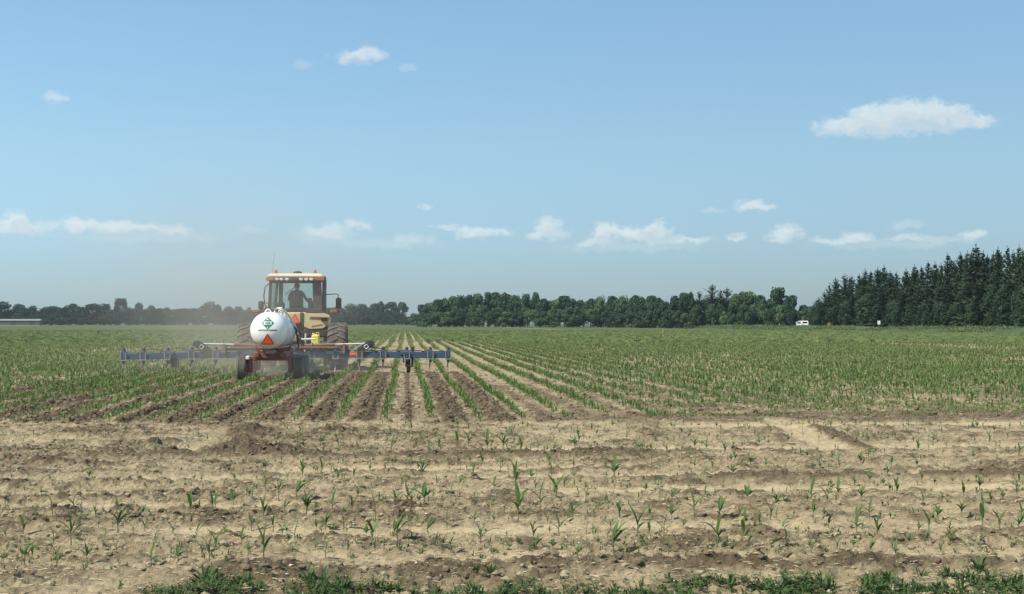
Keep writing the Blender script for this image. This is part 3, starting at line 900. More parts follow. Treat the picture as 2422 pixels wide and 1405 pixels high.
# the many small seedlings of the headland rows
xs_, ys_ = [], []
for r_ in range(17):
    yc = 10.12 + r_ * .79
    n = int(yc * .74 / .14)
    xx = (RNG.random(n) - .5) * yc * .76 + math.tan(YAW) * yc
    yy = yc + RNG.normal(0, .04, n)
    kk = RNG.random(n) < np.where((xx < -1.8) & (yc > 12.3), .3, .85)
    xs_.append(xx[kk]); ys_.append(yy[kk])
x = np.concatenate(xs_); y = np.concatenate(ys_)
P = np.stack([x, y, soil_z(x, y) - .01], -1)
h = RNG.uniform(.045, .12, len(x))
me = scatter('small_seedlings', JOIN, P, RNG.normal(0, .5, len(x)), np.stack([h, h, h], -1), M['corn_near'])
tag(link_mesh('small_seedlings', me), 'scattering of very small corn seedlings along the bare headland rows', 'corn crop', kind='stuff')
# bigger single weeds that stand out in the fringe
for (xp, yp, hp, lab) in [(485, 1395, 60, 'bushy green weed with long leaves, largest clump left of the middle fringe'), (580, 1398, 45, 'round dark green weed right of the bushiest fringe clump'),
                          (728, 1395, 50, 'upright leafy weed before the paired clumps below the cab'), (765, 1393, 52, 'dark leafy weed clump just right of an upright weed'),
                          (1125, 1372, 34, 'short bright weed at the soil edge below the toolbar tip'), (1158, 1380, 34, 'pale green weed beside a short bright weed'),
                          (2315, 1362, 52, 'feathery tall weed standing out above the right fringe'), (2100, 1385, 44, 'spiky weed on bare soil at left end of right fringe'), (2240, 1372, 40, 'low round weed left of the feathery tall weed')]:
    gx, gy = ground_at(xp, yp)
    hh = hp / F * gy
    n = 16
    V_, F_ = [], []
    o = empty('weed_plant', (gx, gy, float(soil_z(gx, gy)[0]) - .01))
    for j in range(n):
        lv, lf = leaf_mesh(hh * random.uniform(.7, 1.1), hh * .16, 0.0, random.uniform(0, 6.28), random.uniform(.55, 1.4), random.uniform(.3, 1.4), 4, .3)
        o_ = len(V_); V_ += lv; F_ += [tuple(i + o_ for i in q) for q in lf]
    link_mesh('foliage', mesh_np('foliage', V_, F_, M['weed'], True), o)
    V_, F_ = stem_mesh(hh * .6, .004)
    link_mesh('stem', mesh_np('stem', V_, F_, M['stem'], True), o)
    tag(o, lab, 'weed', 'larger weeds in the green fringe')

# ------------------------------------------------------------------ shape builder
class MB:
    def __init__(s): s.v, s.f = [], []
    def add(s, v, f, mtx=None):
        o_ = len(s.v)
        s.v += [tuple(mtx @ Vector(q)) if mtx else tuple(q) for q in v]
        s.f += [tuple(i + o_ for i in q) for q in f]
        return s
    def box(s, c, d, rot=None, taper=1.0, bev=0.0):
        """centre, full sizes; the top face scaled by taper; bev chamfers the upright edges and rims"""
        x, y, z = d[0] / 2, d[1] / 2, d[2] / 2
        m_ = Matrix.Translation(c) @ (Euler(rot).to_matrix().to_4x4() if rot else Matrix())
        if bev <= 0:
            v = [(sx * x * (taper if sz > 0 else 1), sy * y * (taper if sz > 0 else 1), sz * z) for sz in (-1, 1) for sx, sy in ((-1, -1), (1, -1), (1, 1), (-1, 1))]
            f = [(3, 2, 1, 0), (4, 5, 6, 7), (0, 1, 5, 4), (1, 2, 6, 5), (2, 3, 7, 6), (3, 0, 4, 7)]
            return s.add(v, f, m_)
        b_ = min(bev, x * .9, y * .9, z * .9)
        def ring(zz, i_):
            t = 1 + (taper - 1) * (zz + z) / (2 * z)
            X, Y = x * t - i_, y * t - i_
            return [(-X + b_, -Y, zz), (X - b_, -Y, zz), (X, -Y + b_, zz), (X, Y - b_, zz), (X - b_, Y, zz), (-X + b_, Y, zz), (-X, Y - b_, zz), (-X, -Y + b_, zz)]
        rs = [ring(-z, b_), ring(-z + b_, 0), ring(z - b_, 0), ring(z, b_)]
        v = [q for r_ in rs for q in r_]
        f = [tuple(range(7, -1, -1)), tuple(range(24, 32))]
        for k_ in range(3):
            for j in range(8):
                a = k_ * 8 + j; b2 = k_ * 8 + (j + 1) % 8
                f.append((a, b2, b2 + 8, a + 8))
        return s.add(v, f, m_)
    def tube(s, pts_, r, n=8, r2=None, cap=True):
        pts_ = [Vector(p) for p in pts_]
        v, f = [], []
        m_ = len(pts_)
        up = None
        for i, p in enumerate(pts_):
            t = (pts_[min(i + 1, m_ - 1)] - pts_[max(i - 1, 0)]).normalized()
            if up is None:
                up = Vector((0, 0, 1)) if abs(t.z) < .9 else Vector((1, 0, 0))
            a = t.cross(up).normalized(); b_ = t.cross(a).normalized(); up = -b_ if (-b_).dot(up) > 0 else b_
            rr = r if r2 is None else r + (r2 - r) * i / (m_ - 1)
            for j in range(n):
                an = 2 * PI * j / n
                v.append(tuple(p + a * math.cos(an) * rr + b_ * math.sin(an) * rr))
        for i in range(m_ - 1):
            for j in range(n):
                f.append((i * n + j, i * n + (j + 1) % n, (i + 1) * n + (j + 1) % n, (i + 1) * n + j))
        if cap:
            f.append(tuple(range(n - 1, -1, -1))); f.append(tuple(range((m_ - 1) * n, m_ * n)))
        return s.add(v, f)
    def lathe(s, prof, axis='x', c=(0, 0, 0), n=28):
        """prof: list of (along axis, radius)"""
        v, f = [], []
        for a, r in prof:
            for j in range(n):
                t = 2 * PI * j / n
                p = {'x': (a, r * math.cos(t), r * math.sin(t)), 'y': (r * math.cos(t), a, r * math.sin(t)), 'z': (r * math.cos(t), r * math.sin(t), a)}[axis]
                v.append(tuple(Vector(p) + Vector(c)))
        for i in range(len(prof) - 1):
            for j in range(n):
                f.append((i * n + j, i * n + (j + 1) % n, (i + 1) * n + (j + 1) % n, (i + 1) * n + j))
        if prof[0][1] > 1e-4: f.append(tuple(range(n)))
        if prof[-1][1] > 1e-4: f.append(tuple(range(len(prof) * n - 1, (len(prof) - 1) * n - 1, -1)))
        return s.add(v, f)
    def prism(s, poly, depth, frame='xz', c=(0, 0, 0)):
        """flat outline extruded along the third axis"""
        n = len(poly)
        v = []
        for d_ in (0, depth):
            for p, q in poly:
                P_ = {'xz': (p, d_, q), 'yz': (d_, p, q), 'xy': (p, q, d_)}[frame]
                v.append(tuple(Vector(P_) + Vector(c)))
        f = [tuple(range(n)), tuple(range(2 * n - 1, n - 1, -1))] + [(i, i + n, (i + 1) % n + n, (i + 1) % n) for i in range(n)]
        return s.add(v, f)
    def mesh(s, name, mat, smooth=False, bevel=0):
        import bmesh
        me = bpy.data.meshes.new(name)
        me.from_pydata(s.v, [], s.f)
        bm = bmesh.new(); bm.from_mesh(me)
        bmesh.ops.recalc_face_normals(bm, faces=bm.faces)
        if smooth:
            for fc in bm.faces: fc.smooth = True
            for ed in bm.edges:
                if len(ed.link_faces) == 2 and ed.calc_face_angle(0) > R(38): ed.smooth = False
        bm.to_mesh(me); bm.free()
        me.materials.append(mat)
        return me
    def obj(s, name, mat, parent=None, smooth=False, loc=None):
        return link_mesh(name, s.mesh(name, mat, smooth), parent, loc)

# ------------------------------------------------------------------ trees
def hard_crown(seed, h=1.0, w=.5, n=2300, low=.0, gap=0, card=.030):
    """leaf clumps over many overlapping boughs; unit height; width w is the half spread"""
    r_ = np.random.default_rng(seed)
    lobes = []
    nl = 22
    for i in range(nl):
        t = r_.random() ** .8
        z = low + .10 + (1 - low - .20) * t
        env = w * (math.sin(PI * min(1, (.22 + .74 * t))) ** .6)
        a = r_.uniform(0, 2 * PI); q = env * r_.uniform(.35, .82)
        rad = r_.uniform(.10, .19) * (1.0 if not gap else .72)
        lobes.append((q * math.cos(a), q * math.sin(a), z, rad))
    lobes.append((0, 0, .86, .13))
    C_ = np.array(lobes)
    if gap:
        C_ = C_[C_[:, 2] > low + .1]
    k_ = r_.integers(0, len(C_), n)
    d = r_.normal(0, 1, (n, 3)); d /= np.linalg.norm(d, axis=1)[:, None]
    rad = C_[k_, 3] * r_.uniform(.70, 1.12, n)
    P = C_[k_, :3] + d * rad[:, None] * [1, 1, .82]
    ok = P[:, 2] > max(.0, low * .9)
    P, d = P[ok], d[ok]
    P[:, 2] = np.minimum(P[:, 2], 1.0 - r_.random(len(P)) * .03)
    nrm = d + r_.normal(0, .45, d.shape); nrm /= np.linalg.norm(nrm, axis=1)[:, None]
    t1 = np.cross(nrm, r_.normal(0, 1, d.shape)); t1 /= np.linalg.norm(t1, axis=1)[:, None]
    t2 = np.cross(nrm, t1)
    sz = card * r_.uniform(.6, 1.5, len(P))[:, None]
    a_ = r_.uniform(.6, 1.2, (len(P), 1))
    V_ = np.stack([P - t1 * sz, P - t2 * sz * a_ * .8 + nrm * sz * .3, P + t1 * sz * 1.1, P + t2 * sz * a_], 1).reshape(-1, 3)
    F_ = np.arange(len(P) * 4).reshape(-1, 4)
    return V_, F_
def trunk_mesh(seed, top=.8, r0=.022):
    r_ = random.Random(seed)
    b_ = MB()
    b_.tube([(0, 0, -.02), (r_.uniform(-.01, .01), 0, .2), (r_.uniform(-.02, .02), .01, .5), (0, 0, top)], r0, 7, r0 * .35)
    for i in range(5):
        a = r_.uniform(0, 6.28); z = r_.uniform(.25, .6); l_ = r_.uniform(.15, .28)
        b_.tube([(0, 0, z), (math.cos(a) * l_ * .5, math.sin(a) * l_ * .5, z + l_ * .5), (math.cos(a) * l_, math.sin(a) * l_, z + l_ * .8)], r0 * .45, 5, r0 * .15)
    return b_.mesh('trunk', M['bark'], True)
def fir_crown(seed, n_whorl=30, w=.24, pine=False):
    r_ = random.Random(seed)
    V_, F_ = [], []
    def card(p, dx, dy, dz, s_, wd):
        o_ = len(V_)
        V_.extend([tuple(p - dx * wd), tuple(p + dy * s_ * .35 - dx * wd * 1.3 + dz * .3 * wd), tuple(p + dy * s_ ), tuple(p + dx * wd * 1.2 + dy * s_ * .2 - dz * .2 * wd)])
        F_.append((o_, o_ + 1, o_ + 2, o_ + 3))
    for k_ in range(n_whorl):
        t = (k_ + r_.uniform(-.3, .3)) / n_whorl
        z = .03 + .93 * t
        env = w * (1 - t) ** (.55 if pine else .62) * r_.uniform(.7, 1.25) + .006
        nb = r_.randint(6, 9) if t < .8 else r_.randint(4, 6)
        for b_ in range(nb):
            a = r_.uniform(0, 2 * PI); l_ = env * r_.uniform(.65, 1.15)
            rise = (.55 if t > .75 else (.15 if t > .4 else -.12)) + r_.uniform(-.15, .2) + (.25 if pine else 0)
            dirv_ = Vector((math.cos(a), math.sin(a), rise)).normalized()
            ns = max(3, int(l_ / .017))
            for q in range(ns):
                f_ = (q + .5) / ns
                p = Vector((0, 0, z)) + dirv_ * l_ * f_
                for s_ in (-1, 1, 0):
                    if s_ == 0 and q < ns - 1 and r_.random() < .5: continue
                    sd = Vector((-math.sin(a), math.cos(a), 0)) * s_
                    out = (dirv_ * .7 + sd * .8 + Vector((r_.uniform(-.3, .3), r_.uniform(-.3, .3), r_.uniform(-.35, .25)))).normalized()
                    side = out.cross(Vector((r_.uniform(-.3, .3), r_.uniform(-.3, .3), 1))).normalized()
                    card(p, side, out, out.cross(side), .050 * r_.uniform(.7, 1.3) * (.55 + .45 * (1 - t)), .013 * (.6 + .4 * (1 - t)))
    # leader
    for q in range(5):
        p = Vector((0, 0, .94 + q * .011)); a = r_.uniform(0, 6.28)
        card(p, Vector((math.cos(a), math.sin(a), 0)), Vector((math.sin(a) * .4, -math.cos(a) * .4, .8)), Vector((0, 0, 1)), .030, .006)
    return V_, F_
HARD = []
for i, (w, n, low, gap, mt) in enumerate([(.46, 3000, .0, 0, 'hard_a'), (.52, 3200, .0, 0, 'hard_b'), (.40, 2600, .02, 0, 'hard_c'), (.58, 3300, .0, 0, 'hard_a'), (.36, 2500, .05, 0, 'hard_b'), (.50, 3000, .0, 0, 'hard_c')]):
    v_, f_ = hard_crown(100 + i, w=w, n=n, low=low)
    HARD.append((mesh_np('crown', v_, f_, M[mt]), trunk_mesh(i)))
FARH = []
for i, (w, n) in enumerate([(.46, 2000), (.54, 2200), (.40, 1800), (.50, 2000)]):
    v_, f_ = hard_crown(150 + i, w=w, n=n)
    FARH.append((mesh_np('crown', v_, f_, M['hard_d']), trunk_mesh(20 + i)))
OPEN = []
for i, (w, n, low) in enumerate([(.42, 1500, .38), (.36, 1300, .45), (.48, 1300, .30)]):
    v_, f_ = hard_crown(200 + i, w=w, n=n, low=low, gap=1)
    OPEN.append((mesh_np('crown', v_, f_, M[('hard_c', 'hard_a', 'hard_b')[i]]), trunk_mesh(30 + i)))
FIR = []
for i in range(4):
    v_, f_ = fir_crown(300 + i, 40, (.20, .24, .18, .22)[i])
    FIR.append((mesh_np('crown', v_, f_, M['fir']), trunk_mesh(50 + i, .95, .014)))
PINE = []
for i in range(2):
    v_, f_ = fir_crown(400 + i, 26, (.30, .34)[i], True)
    PINE.append((mesh_np('crown', v_, f_, M['pine']), trunk_mesh(60 + i, .92, .016)))
SHRUB = []
for i in range(3):
    v_, f_ = hard_crown(500 + i, w=.85, n=900, card=.06)
    SHRUB.append((mesh_np('crown', v_, f_, M[('hard_b', 'bush', 'hard_a')[i]]), trunk_mesh(70 + i, .5, .03)))

def plant(kind, pro, X, Y, h, wide, lab, grp, cat='tree'):
    t = empty(kind, (X, Y, -.05), random.uniform(0, 6.28))
    t.scale = (h * wide, h * wide, h)
    link_mesh('crown', pro[0], t); link_mesh('trunk', pro[1], t)
    tag(t, lab, cat, grp)
    return t

def depth_for(x):
    """how far off the edge of the woods lies along each bearing"""
    if x < 960: return 1080
    if x < 1000: return 1080 - (x - 960) / 40 * 480
    if x < 1380: return 600 - (x - 1000) * .16
    if x < 1590: return 540 - (x - 1380) * .45
    if x < 1925: return 440 - (x - 1590) * .05
    return 400 - (x - 1925) * .33
PLACES = [(-99, 'over the grey shed'), (100, 'right of the grey shed'), (200, 'left of the tallest far tree'), (330, 'between tallest far tree and tractor'), (560, 'hidden partly behind the tractor'), (800, 'right of the tractor'),
          (990, 'at the left end of the hardwood'), (1120, 'below the feathery treetop'), (1220, 'around the tufted treetop'), (1330, 'at the right end of the hardwood'), (1400, 'behind the leftmost small sign'), (1500, 'left of the mixed clump'),
          (1585, 'near the beige cabinet'), (1650, 'around the highest pine'), (1730, 'right of the utility pole'), (1800, 'around the tall broad oak'), (1880, 'behind the white van'), (1930, 'at the left shoulder of the stand'),
          (2010, 'left of the square sign'), (2080, 'just right of the square sign'), (2150, 'below the first clear spire'), (2270, 'below the tallest bushy spruce'), (2350, 'close to the right edge'), (2422, 'at the very right edge')]
def placed(lab, x):
    w_ = [q for x0, q in PLACES if x >= x0][-1]
    return lab + ' ' + w_
def tree_at(x, top, wpx, kind, pro, lab, grp, dY=0.0, cat='tree', w_unit=.46):
    Y = depth_for(x) + dY
    X, _, z = at_depth(x, top, Y)
    h = max(2, z + .05)
    half = wpx / F * Y / 2
    if grp: lab = placed(lab, x)
    return plant(kind, pro, X, Y, h, min(2.2, max(.45, half / (h * w_unit))), lab, grp, cat)

G1 = 'trees of the far wood line on the left'
LEFT = [(-30, 716, 50), (5, 712, 52), (45, 718, 36), (52, 727, 40), (76, 723, 34), (105, 728, 36), (124, 723, 52), (150, 727, 40), (171, 718, 44), (195, 725, 40), (221, 717, 50), (250, 718, 36), (262, 732, 44), (305, 730, 44),
        (352, 729, 40), (374, 729, 40), (395, 727, 28), (412, 731, 40), (432, 729, 46), (460, 729, 40), (512, 722, 30), (523, 735, 40), (541, 724, 30), (566, 725, 36), (592, 733, 44), (620, 731, 44), (650, 729, 44), (690, 730, 44), (730, 728, 44), (765, 727, 44), (797, 725, 40)]
desc_l = ['rounded', 'low spreading', 'narrow', 'broad domed', 'ragged', 'bushy']
for i, (x, y, w_) in enumerate(LEFT):
    tree_at(x, y, w_ * 1.25, 'broadleaf_tree', FARH[(i * 5 + 1) % 4], 'hazy dark tree in the far wood line', G1, random.uniform(-20, 25))
for i in range(26):     # second rank behind
    x = -20 + i * 38 + random.uniform(-10, 10)
    tree_at(x, random.uniform(728, 740), 60, 'broadleaf_tree', FARH[(i) % 4], 'second-rank hazy tree of the far wood line', G1, random.uniform(40, 80))
for i in range(40):     # low growth in front
    x = -10 + i * 25 + random.uniform(-8, 8)
    tree_at(x, random.uniform(745, 753), 44, 'broadleaf_tree', FARH[(i * 3) % 4], 'low tree at the foot of the far wood line', G1 + ', low ones', random.uniform(-40, -20), w_unit=.6)
for (x, y, w_, p, lab) in [(285, 705, 40, FARH[0], 'tallest dark round-headed tree rising above the left wood line'), (327, 715, 30, FARH[2], 'second dark tree rising just right of the tallest left one'),
                           (358, 721, 28, OPEN[1], 'pale thin-crowned tree right of the two dark tall ones'), (492, 713, 42, FARH[1], 'hazy round tree standing above the line left of the tractor'), (514, 719, 24, FARH[3], 'small pointed tree beside the hazy round one left of the tractor')]:
    tree_at(x, y, w_ * 1.15, 'broadleaf_tree', p, lab, None, -15)
for (x, y, w_, k_, lab) in [(828, 715, 46, 2, 'thin-topped tree just right of the tractor mirror'), (857, 717, 36, 0, 'open tree with sky showing through, right of a thin-topped tree'), (886, 716, 36, 0, 'lacy tree in the gap line behind the toolbar right wing'),
                            (901, 711, 22, 1, 'slim peaked tree in the middle of the open grove right of the tractor'), (926, 712, 40, 0, 'flat-topped open tree left of the lone leaning tree'), (951, 713, 34, 1, 'lone leaning tree with open crown just before the sky gap')]:
    tree_at(x, y, w_ * 1.2, 'open_tree', OPEN[k_], lab, None, 10)
for i, x in enumerate(range(812, 985, 14)):
    tree_at(x, 735 + (i % 3) * 4 - (0 if x < 955 else -6), 34, 'broadleaf_tree', FARH[(i * 2 + 1) % 4], 'low dark tree under the open grove right of the tractor', 'low trees under the open grove', 0, w_unit=.55)
# central hardwood
MID = [(1001, 720, 34), (1016, 716, 30), (1034, 709, 34), (1052, 703, 36), (1070, 700, 38), (1090, 699, 36), (1110, 697, 36), (1132, 695, 34), (1172, 692, 38), (1195, 690, 48), (1218, 697, 34), (1242, 696, 34), (1290, 706, 34), (1312, 710, 30),
       (1335, 700, 48), (1356, 705, 34), (1372, 709, 30)]
MID2 = [(1396, 706, 32), (1414, 703, 30), (1450, 701, 34), (1500, 698, 34), (1518, 700, 34), (1540, 700, 36), (1560, 704, 30), (1577, 711, 28)]
G2 = 'trees of the central hardwood'
for i, (x, y, w_) in enumerate(MID):
    tree_at(x, y, w_ * 1.35, 'broadleaf_tree', HARD[(i * 5 + 2) % 6], 'full green broadleaf tree', G2, random.uniform(-6, 12))
for i, (x, y, w_) in enumerate(MID2):
    tree_at(x, y, w_ * 1.45, 'broadleaf_tree', HARD[(2, 5, 0)[i % 3]], 'dark straight tree of the even-topped wood', 'trees of the even-topped wood', random.uniform(-6, 12))
for (x, y, w_, p, lab) in [(1155, 688, 18, OPEN[0], 'feathery treetop poking above the central hardwood'), (1267, 689, 24, OPEN[1], 'tufted treetop standing highest at the right of the central hardwood'),
                           (1425, 695, 32, OPEN[2], 'feathery arching tree above the even-topped wood'), (1478, 694, 38, OPEN[2], 'wide feathery tree above the middle of the even-topped wood')]:
    tree_at(x, y, w_ * 1.3, 'open_tree', p, lab, None, 6)
for i in range(34):      # foot of the wood
    x = 985 + i * 18 + random.uniform(-5, 5)
    tp = (742 if x < 1010 else random.uniform(722, 745))
    tree_at(x, tp, 40, 'broadleaf_tree', (HARD[1], HARD[3], HARD[0], HARD[4])[i % 4] if x < 1400 else HARD[(2, 5)[i % 2]], 'lower tree at the field edge', 'edge trees of the central woods', random.uniform(-28, -14), w_unit=.5)
for i in range(30):
    x = 1020 + i * 19
    tree_at(x, 715 + random.uniform(-5, 6), 50, 'broadleaf_tree', HARD[i % 6], 'full green broadleaf tree', G2, 35)
# mixed clump with conifers
for (x, y, w_, p, lab) in [(1598, 699, 34, HARD[2], 'first broadleaf tree of the mixed clump'), (1615, 693, 30, HARD[0], 'second broadleaf tree of the mixed clump'), (1634, 688, 30, HARD[5], 'third broadleaf tree of the mixed clump'),
                           (1654, 687, 40, PINE[0], 'dark pine left of the highest peak in the mixed clump'), (1685, 671, 62, PINE[1], 'highest dark pine making the peak of the mixed clump'), (1704, 684, 40, PINE[0], 'narrow pine between the two highest of the mixed clump'),
                           (1719, 679, 56, PINE[1], 'second highest pine behind the utility pole'), (1740, 694, 30, HARD[4], 'leafy tree just right of the utility pole'), (1766, 690, 50, HARD[1], 'light green rounded tree between pole and tall oak'),
                           (1800, 699, 36, HARD[0], 'low shouldered tree leaning on the tall oak'), (1838, 681, 60, HARD[3], 'tall broad oak left of the white van'), (1872, 696, 36, OPEN[0], 'open oak with a sky gap by its trunk left of the van'),
                           (1902, 721, 34, HARD[2], 'low dark tree behind the white van'), (1920, 723, 26, HARD[4], 'low tree at the left foot of the conifer stand')]:
    u_ = .30 if p in PINE else .46
    tree_at(x, y, w_ * 1.3, 'pine_tree' if p in PINE else 'broadleaf_tree', p, lab, None, random.uniform(-5, 8), w_unit=u_)
for i in range(22):
    x = 1592 + i * 15 + random.uniform(-4, 4)
    tree_at(x, random.uniform(712, 740), 36, 'broadleaf_tree', HARD[(i * 5) % 6], 'lower tree filling the mixed clump', 'edge trees of the mixed clump', random.uniform(-18, -8) + (12 if x > 1860 else 0), w_unit=.5)
for i in range(14):
    x = 1600 + i * 20
    tree_at(x, 706 + random.uniform(-4, 8), 46, 'broadleaf_tree', HARD[i % 6], 'lower tree filling the mixed clump', 'edge trees of the mixed clump', 25)
# conifer stand
CON = [(1937, 702, 24, 1), (1950, 688, 30, 1), (1962, 672, 32, 1), (1976, 655, 36, 1), (1998, 647, 44, 1), (2014, 649, 34, 1), (2032, 646, 26, 0), (2046, 636, 26, 0), (2060, 640, 26, 0), (2076, 632, 28, 0), (2091, 626, 26, 0), (2106, 640, 26, 0), (2121, 642, 26, 0), (2143, 635, 26, 0),
       (2163, 624, 26, 0), (2179, 628, 24, 0), (2195, 617, 26, 0), (2211, 618, 24, 0), (2226, 620, 24, 0), (2242, 597, 28, 0), (2257, 612, 22, 0), (2271, 595, 26, 0), (2288, 590, 24, 0), (2308, 577, 44, 0), (2326, 592, 26, 0), (2336, 600, 24, 0), (2350, 592, 24, 0), (2361, 583, 26, 0),
       (2382, 580, 28, 0), (2396, 590, 22, 0), (2410, 577, 28, 0), (2426, 584, 28, 0), (2446, 572, 34, 0), (2475, 570, 34, 0), (2505, 565, 36, 0)]
named = {2242: 'slim dark spruce spire, first to stand clear above the stand', 2271: 'spire-topped spruce just right of the first clear spire', 2308: 'tallest spruce with bushy double top in the conifer stand', 2361: 'spruce spire right of the tallest bushy one',
         2382: 'spruce spire between two others near the frame edge', 2410: 'last spruce spire at the right edge of the picture', 2091: 'pointed spruce forming the first high peak of the stand', 1998: 'round-headed pine on the left shoulder of the stand', 1976: 'leftmost high pine where the conifer stand steps up'}
for i, (x, y, w_, k_) in enumerate(CON):
    p = PINE[i % 2] if k_ else FIR[i % 4]
    lab = named.get(x)
    tree_at(x, y, w_ * (1.9 if not k_ else 1.5), 'pine_tree' if k_ else 'spruce_tree', p, lab or 'dark crowded conifer', None if lab else 'conifers of the right-hand stand', random.uniform(-3, 4), w_unit=.175 if not k_ else .28)
for i in range(44):
    x = 1935 + i * 12.5 + random.uniform(-5, 5)
    tp = np.interp(x, [c[0] for c in CON], [c[1] for c in CON]) + random.uniform(3, 22)
    tree_at(x, tp, 60, 'spruce_tree', FIR[(i + 1) % 4], 'second-rank dark conifer', 'conifers of the right-hand stand', random.uniform(6, 14), w_unit=.22)
for i in range(46):
    x = 1932 + i * 12.2 + random.uniform(-4, 4)
    tp = np.interp(x, [c[0] for c in CON], [c[1] for c in CON])
    tp = 764 - (764 - tp) * random.uniform(.30, .62)
    if i % 3: tree_at(x, tp, 56, 'spruce_tree', FIR[i % 4], 'shorter conifer at the foot of the stand', 'undergrowth trees of the conifer stand', random.uniform(-8, -4), w_unit=.22)
    else: tree_at(x, tp + 12, 50, 'broadleaf_tree', HARD[(2, 5, 0)[i % 3]], 'leafy young tree at the foot of the conifers', 'leafy undergrowth of the conifer stand', random.uniform(-10, -5), w_unit=.5)
# shrubs along the roadside
for (x, y, w_, lab, p) in [(1632, 763, 34, 'pale green bush by the road, left of the small white sign', 1), (1745, 762, 38, 'pale green bush just right of the utility pole', 1), (1310, 767, 40, 'low light bush at the foot of the central woods', 1), (1345, 768, 26, 'small bush right of the low light one', 2), (1000, 765, 26, 'small round bush at the left end of the woods', 0)]:
    tree_at(x, y, w_, 'bush', SHRUB[p], lab, None, -34, 'bush', .85)

# ------------------------------------------------------------------ road, verge bank, van, signs
ROADX = 100.5
rb = MB().box((ROADX, 1750, .30), (7.4, 3200, .10))
tag(rb.obj('road', M['asphalt']), 'two lane country road along the foot of the trees', kind='structure')
for dx, lab in ((-3.3, 'edge'), (0, 'centre'), (3.3, 'edge')):
    tag(MB().box((ROADX + dx, 1750, .358), (.12, 3200, .008)).obj('road_marking', M['line']), f'pale painted {lab} line on the country road', kind='structure')
# raised shoulders under the road and grassy bank toward the field
ys = np.concatenate([np.arange(150, 700, 3.0), np.arange(700, 1200, 20)])
prof = [(-16, -.05), (-13.5, .25), (-11.5, .62), (-9.5, .80), (-7.5, .55), (-5.5, .28), (-4.0, .245), (4.0, .245), (6.0, .1), (10, .05), (60, .02)]
VV = []
for yy in ys:
    for q, (px_, pz) in enumerate(prof):
        n_ = float(fbm(np.array([yy * .06]), np.array([q * 1.0]), 5, 3)[0])
        bump_ = (.75 * (n_ - .35)) if 1 <= q <= 5 else 0
        VV.append((ROADX + px_ + (n_ - .5) * (2 if q < 3 else 0), yy, pz + max(-.15, bump_)))
nn = len(prof)
FF = [(i * nn + j, i * nn + j + 1, (i + 1) * nn + j + 1, (i + 1) * nn + j) for i in range(len(ys) - 1) for j in range(nn - 1)]
tag(link_mesh('verge', mesh_np('verge', VV, FF, M['grass'], True)), 'uneven grassy bank between the field and the country road', kind='structure')
# tall grass on the bank
n_ = 16000
gy = 170 * (650 / 170) ** RNG.random(n_); gx = ROADX - 15.5 + 10 * RNG.random(n_)
ptz = np.interp(gx - ROADX, [p[0] for p in prof], [p[1] for p in prof])
kk = fbm(gx * .3, gy * .1, 66, 3) > .42
P = np.stack([gx, gy, ptz - .05], -1)[kk]
me = scatter('verge_grass', tuft, P, RNG.uniform(0, 6.28, len(P)), RNG.uniform(.25, .75, len(P)), M['grass'])
tag(link_mesh('verge_grass', me), 'rough tall grass growing along the roadside bank', 'grass', kind='stuff')

# white van driving off along the road
vx, vy, _ = at_depth(1898, 776, 352)
van = empty('van', (ROADX - 1.6, 352, .365), R(0))
van.scale = (1.0, 1.0, 1.0)
tag(van, 'small white van with dark rear window driving away on the road', 'van')
side = [(-2.35, .35), (-2.38, .95), (-2.25, 1.10), (-2.05, 1.72), (-1.9, 1.80), (.45, 1.80), (.75, 1.72), (1.35, 1.12), (2.2, .98), (2.38, .78), (2.38, .35)]
b_ = MB()
def van_pt(y_, z_, sgn):
    return (sgn * (.95 - .16 * max(0, (z_ - 1.0) / .8)), y_, z_)
nS = len(side)
b_.add([van_pt(y_, z_, -1) for y_, z_ in side] + [van_pt(y_, z_, 1) for y_, z_ in side],
       [tuple(range(nS)), tuple(range(2 * nS - 1, nS - 1, -1))] + [(i, i + nS, (i + 1) % nS + nS, (i + 1) % nS) for i in range(nS)])
b_.obj('body', M['vanw'], van)
MB().add([(-.66, -2.262, 1.14), (.66, -2.262, 1.14), (.60, -2.105, 1.60), (-.60, -2.105, 1.60)], [(0, 1, 2, 3)]).obj('rear_window', M['vang'], van)
for sgn in (-1, 1):
    xs_ = sgn
    MB().add([(xs_ * .945, -1.7, 1.14), (xs_ * .945, -.3, 1.14), (xs_ * .865, -.3, 1.62), (xs_ * .865, -1.65, 1.62)], [(0, 1, 2, 3)]).obj('side_window', M['vang'], van)
    MB().add([(xs_ * .945, -.15, 1.14), (xs_ * .945, 1.0, 1.14), (xs_ * .865, .5, 1.62), (xs_ * .865, -.15, 1.62)], [(0, 1, 2, 3)]).obj('door_window', M['vang'], van)
    MB().box((sgn * .82, -2.37, 1.0), (.14, .06, .34)).obj('tail_light', M['redlens'], van)
    for yy in (-1.45, 1.5):
        wo_ = MB().lathe([(-.1, .2), (-.1, .3), (-.07, .33), (.07, .33), (.1, .3), (.1, .2)], 'x', n=16).obj('wheel', M['rubber'], van, loc=(sgn * .86, yy, .33))
        MB().lathe([(sgn * .10, .2), (sgn * .105, .0001)], 'x', n=12).obj('hubcap', M['steel'], wo_)
MB().box((0, -2.42, .45), (1.7, .14, .2), bev=.03).obj('bumper', M['dark'], van)
MB().box((0, -2.385, .78), (.34, .02, .16)).obj('number_plate', M['sign_w'], van)

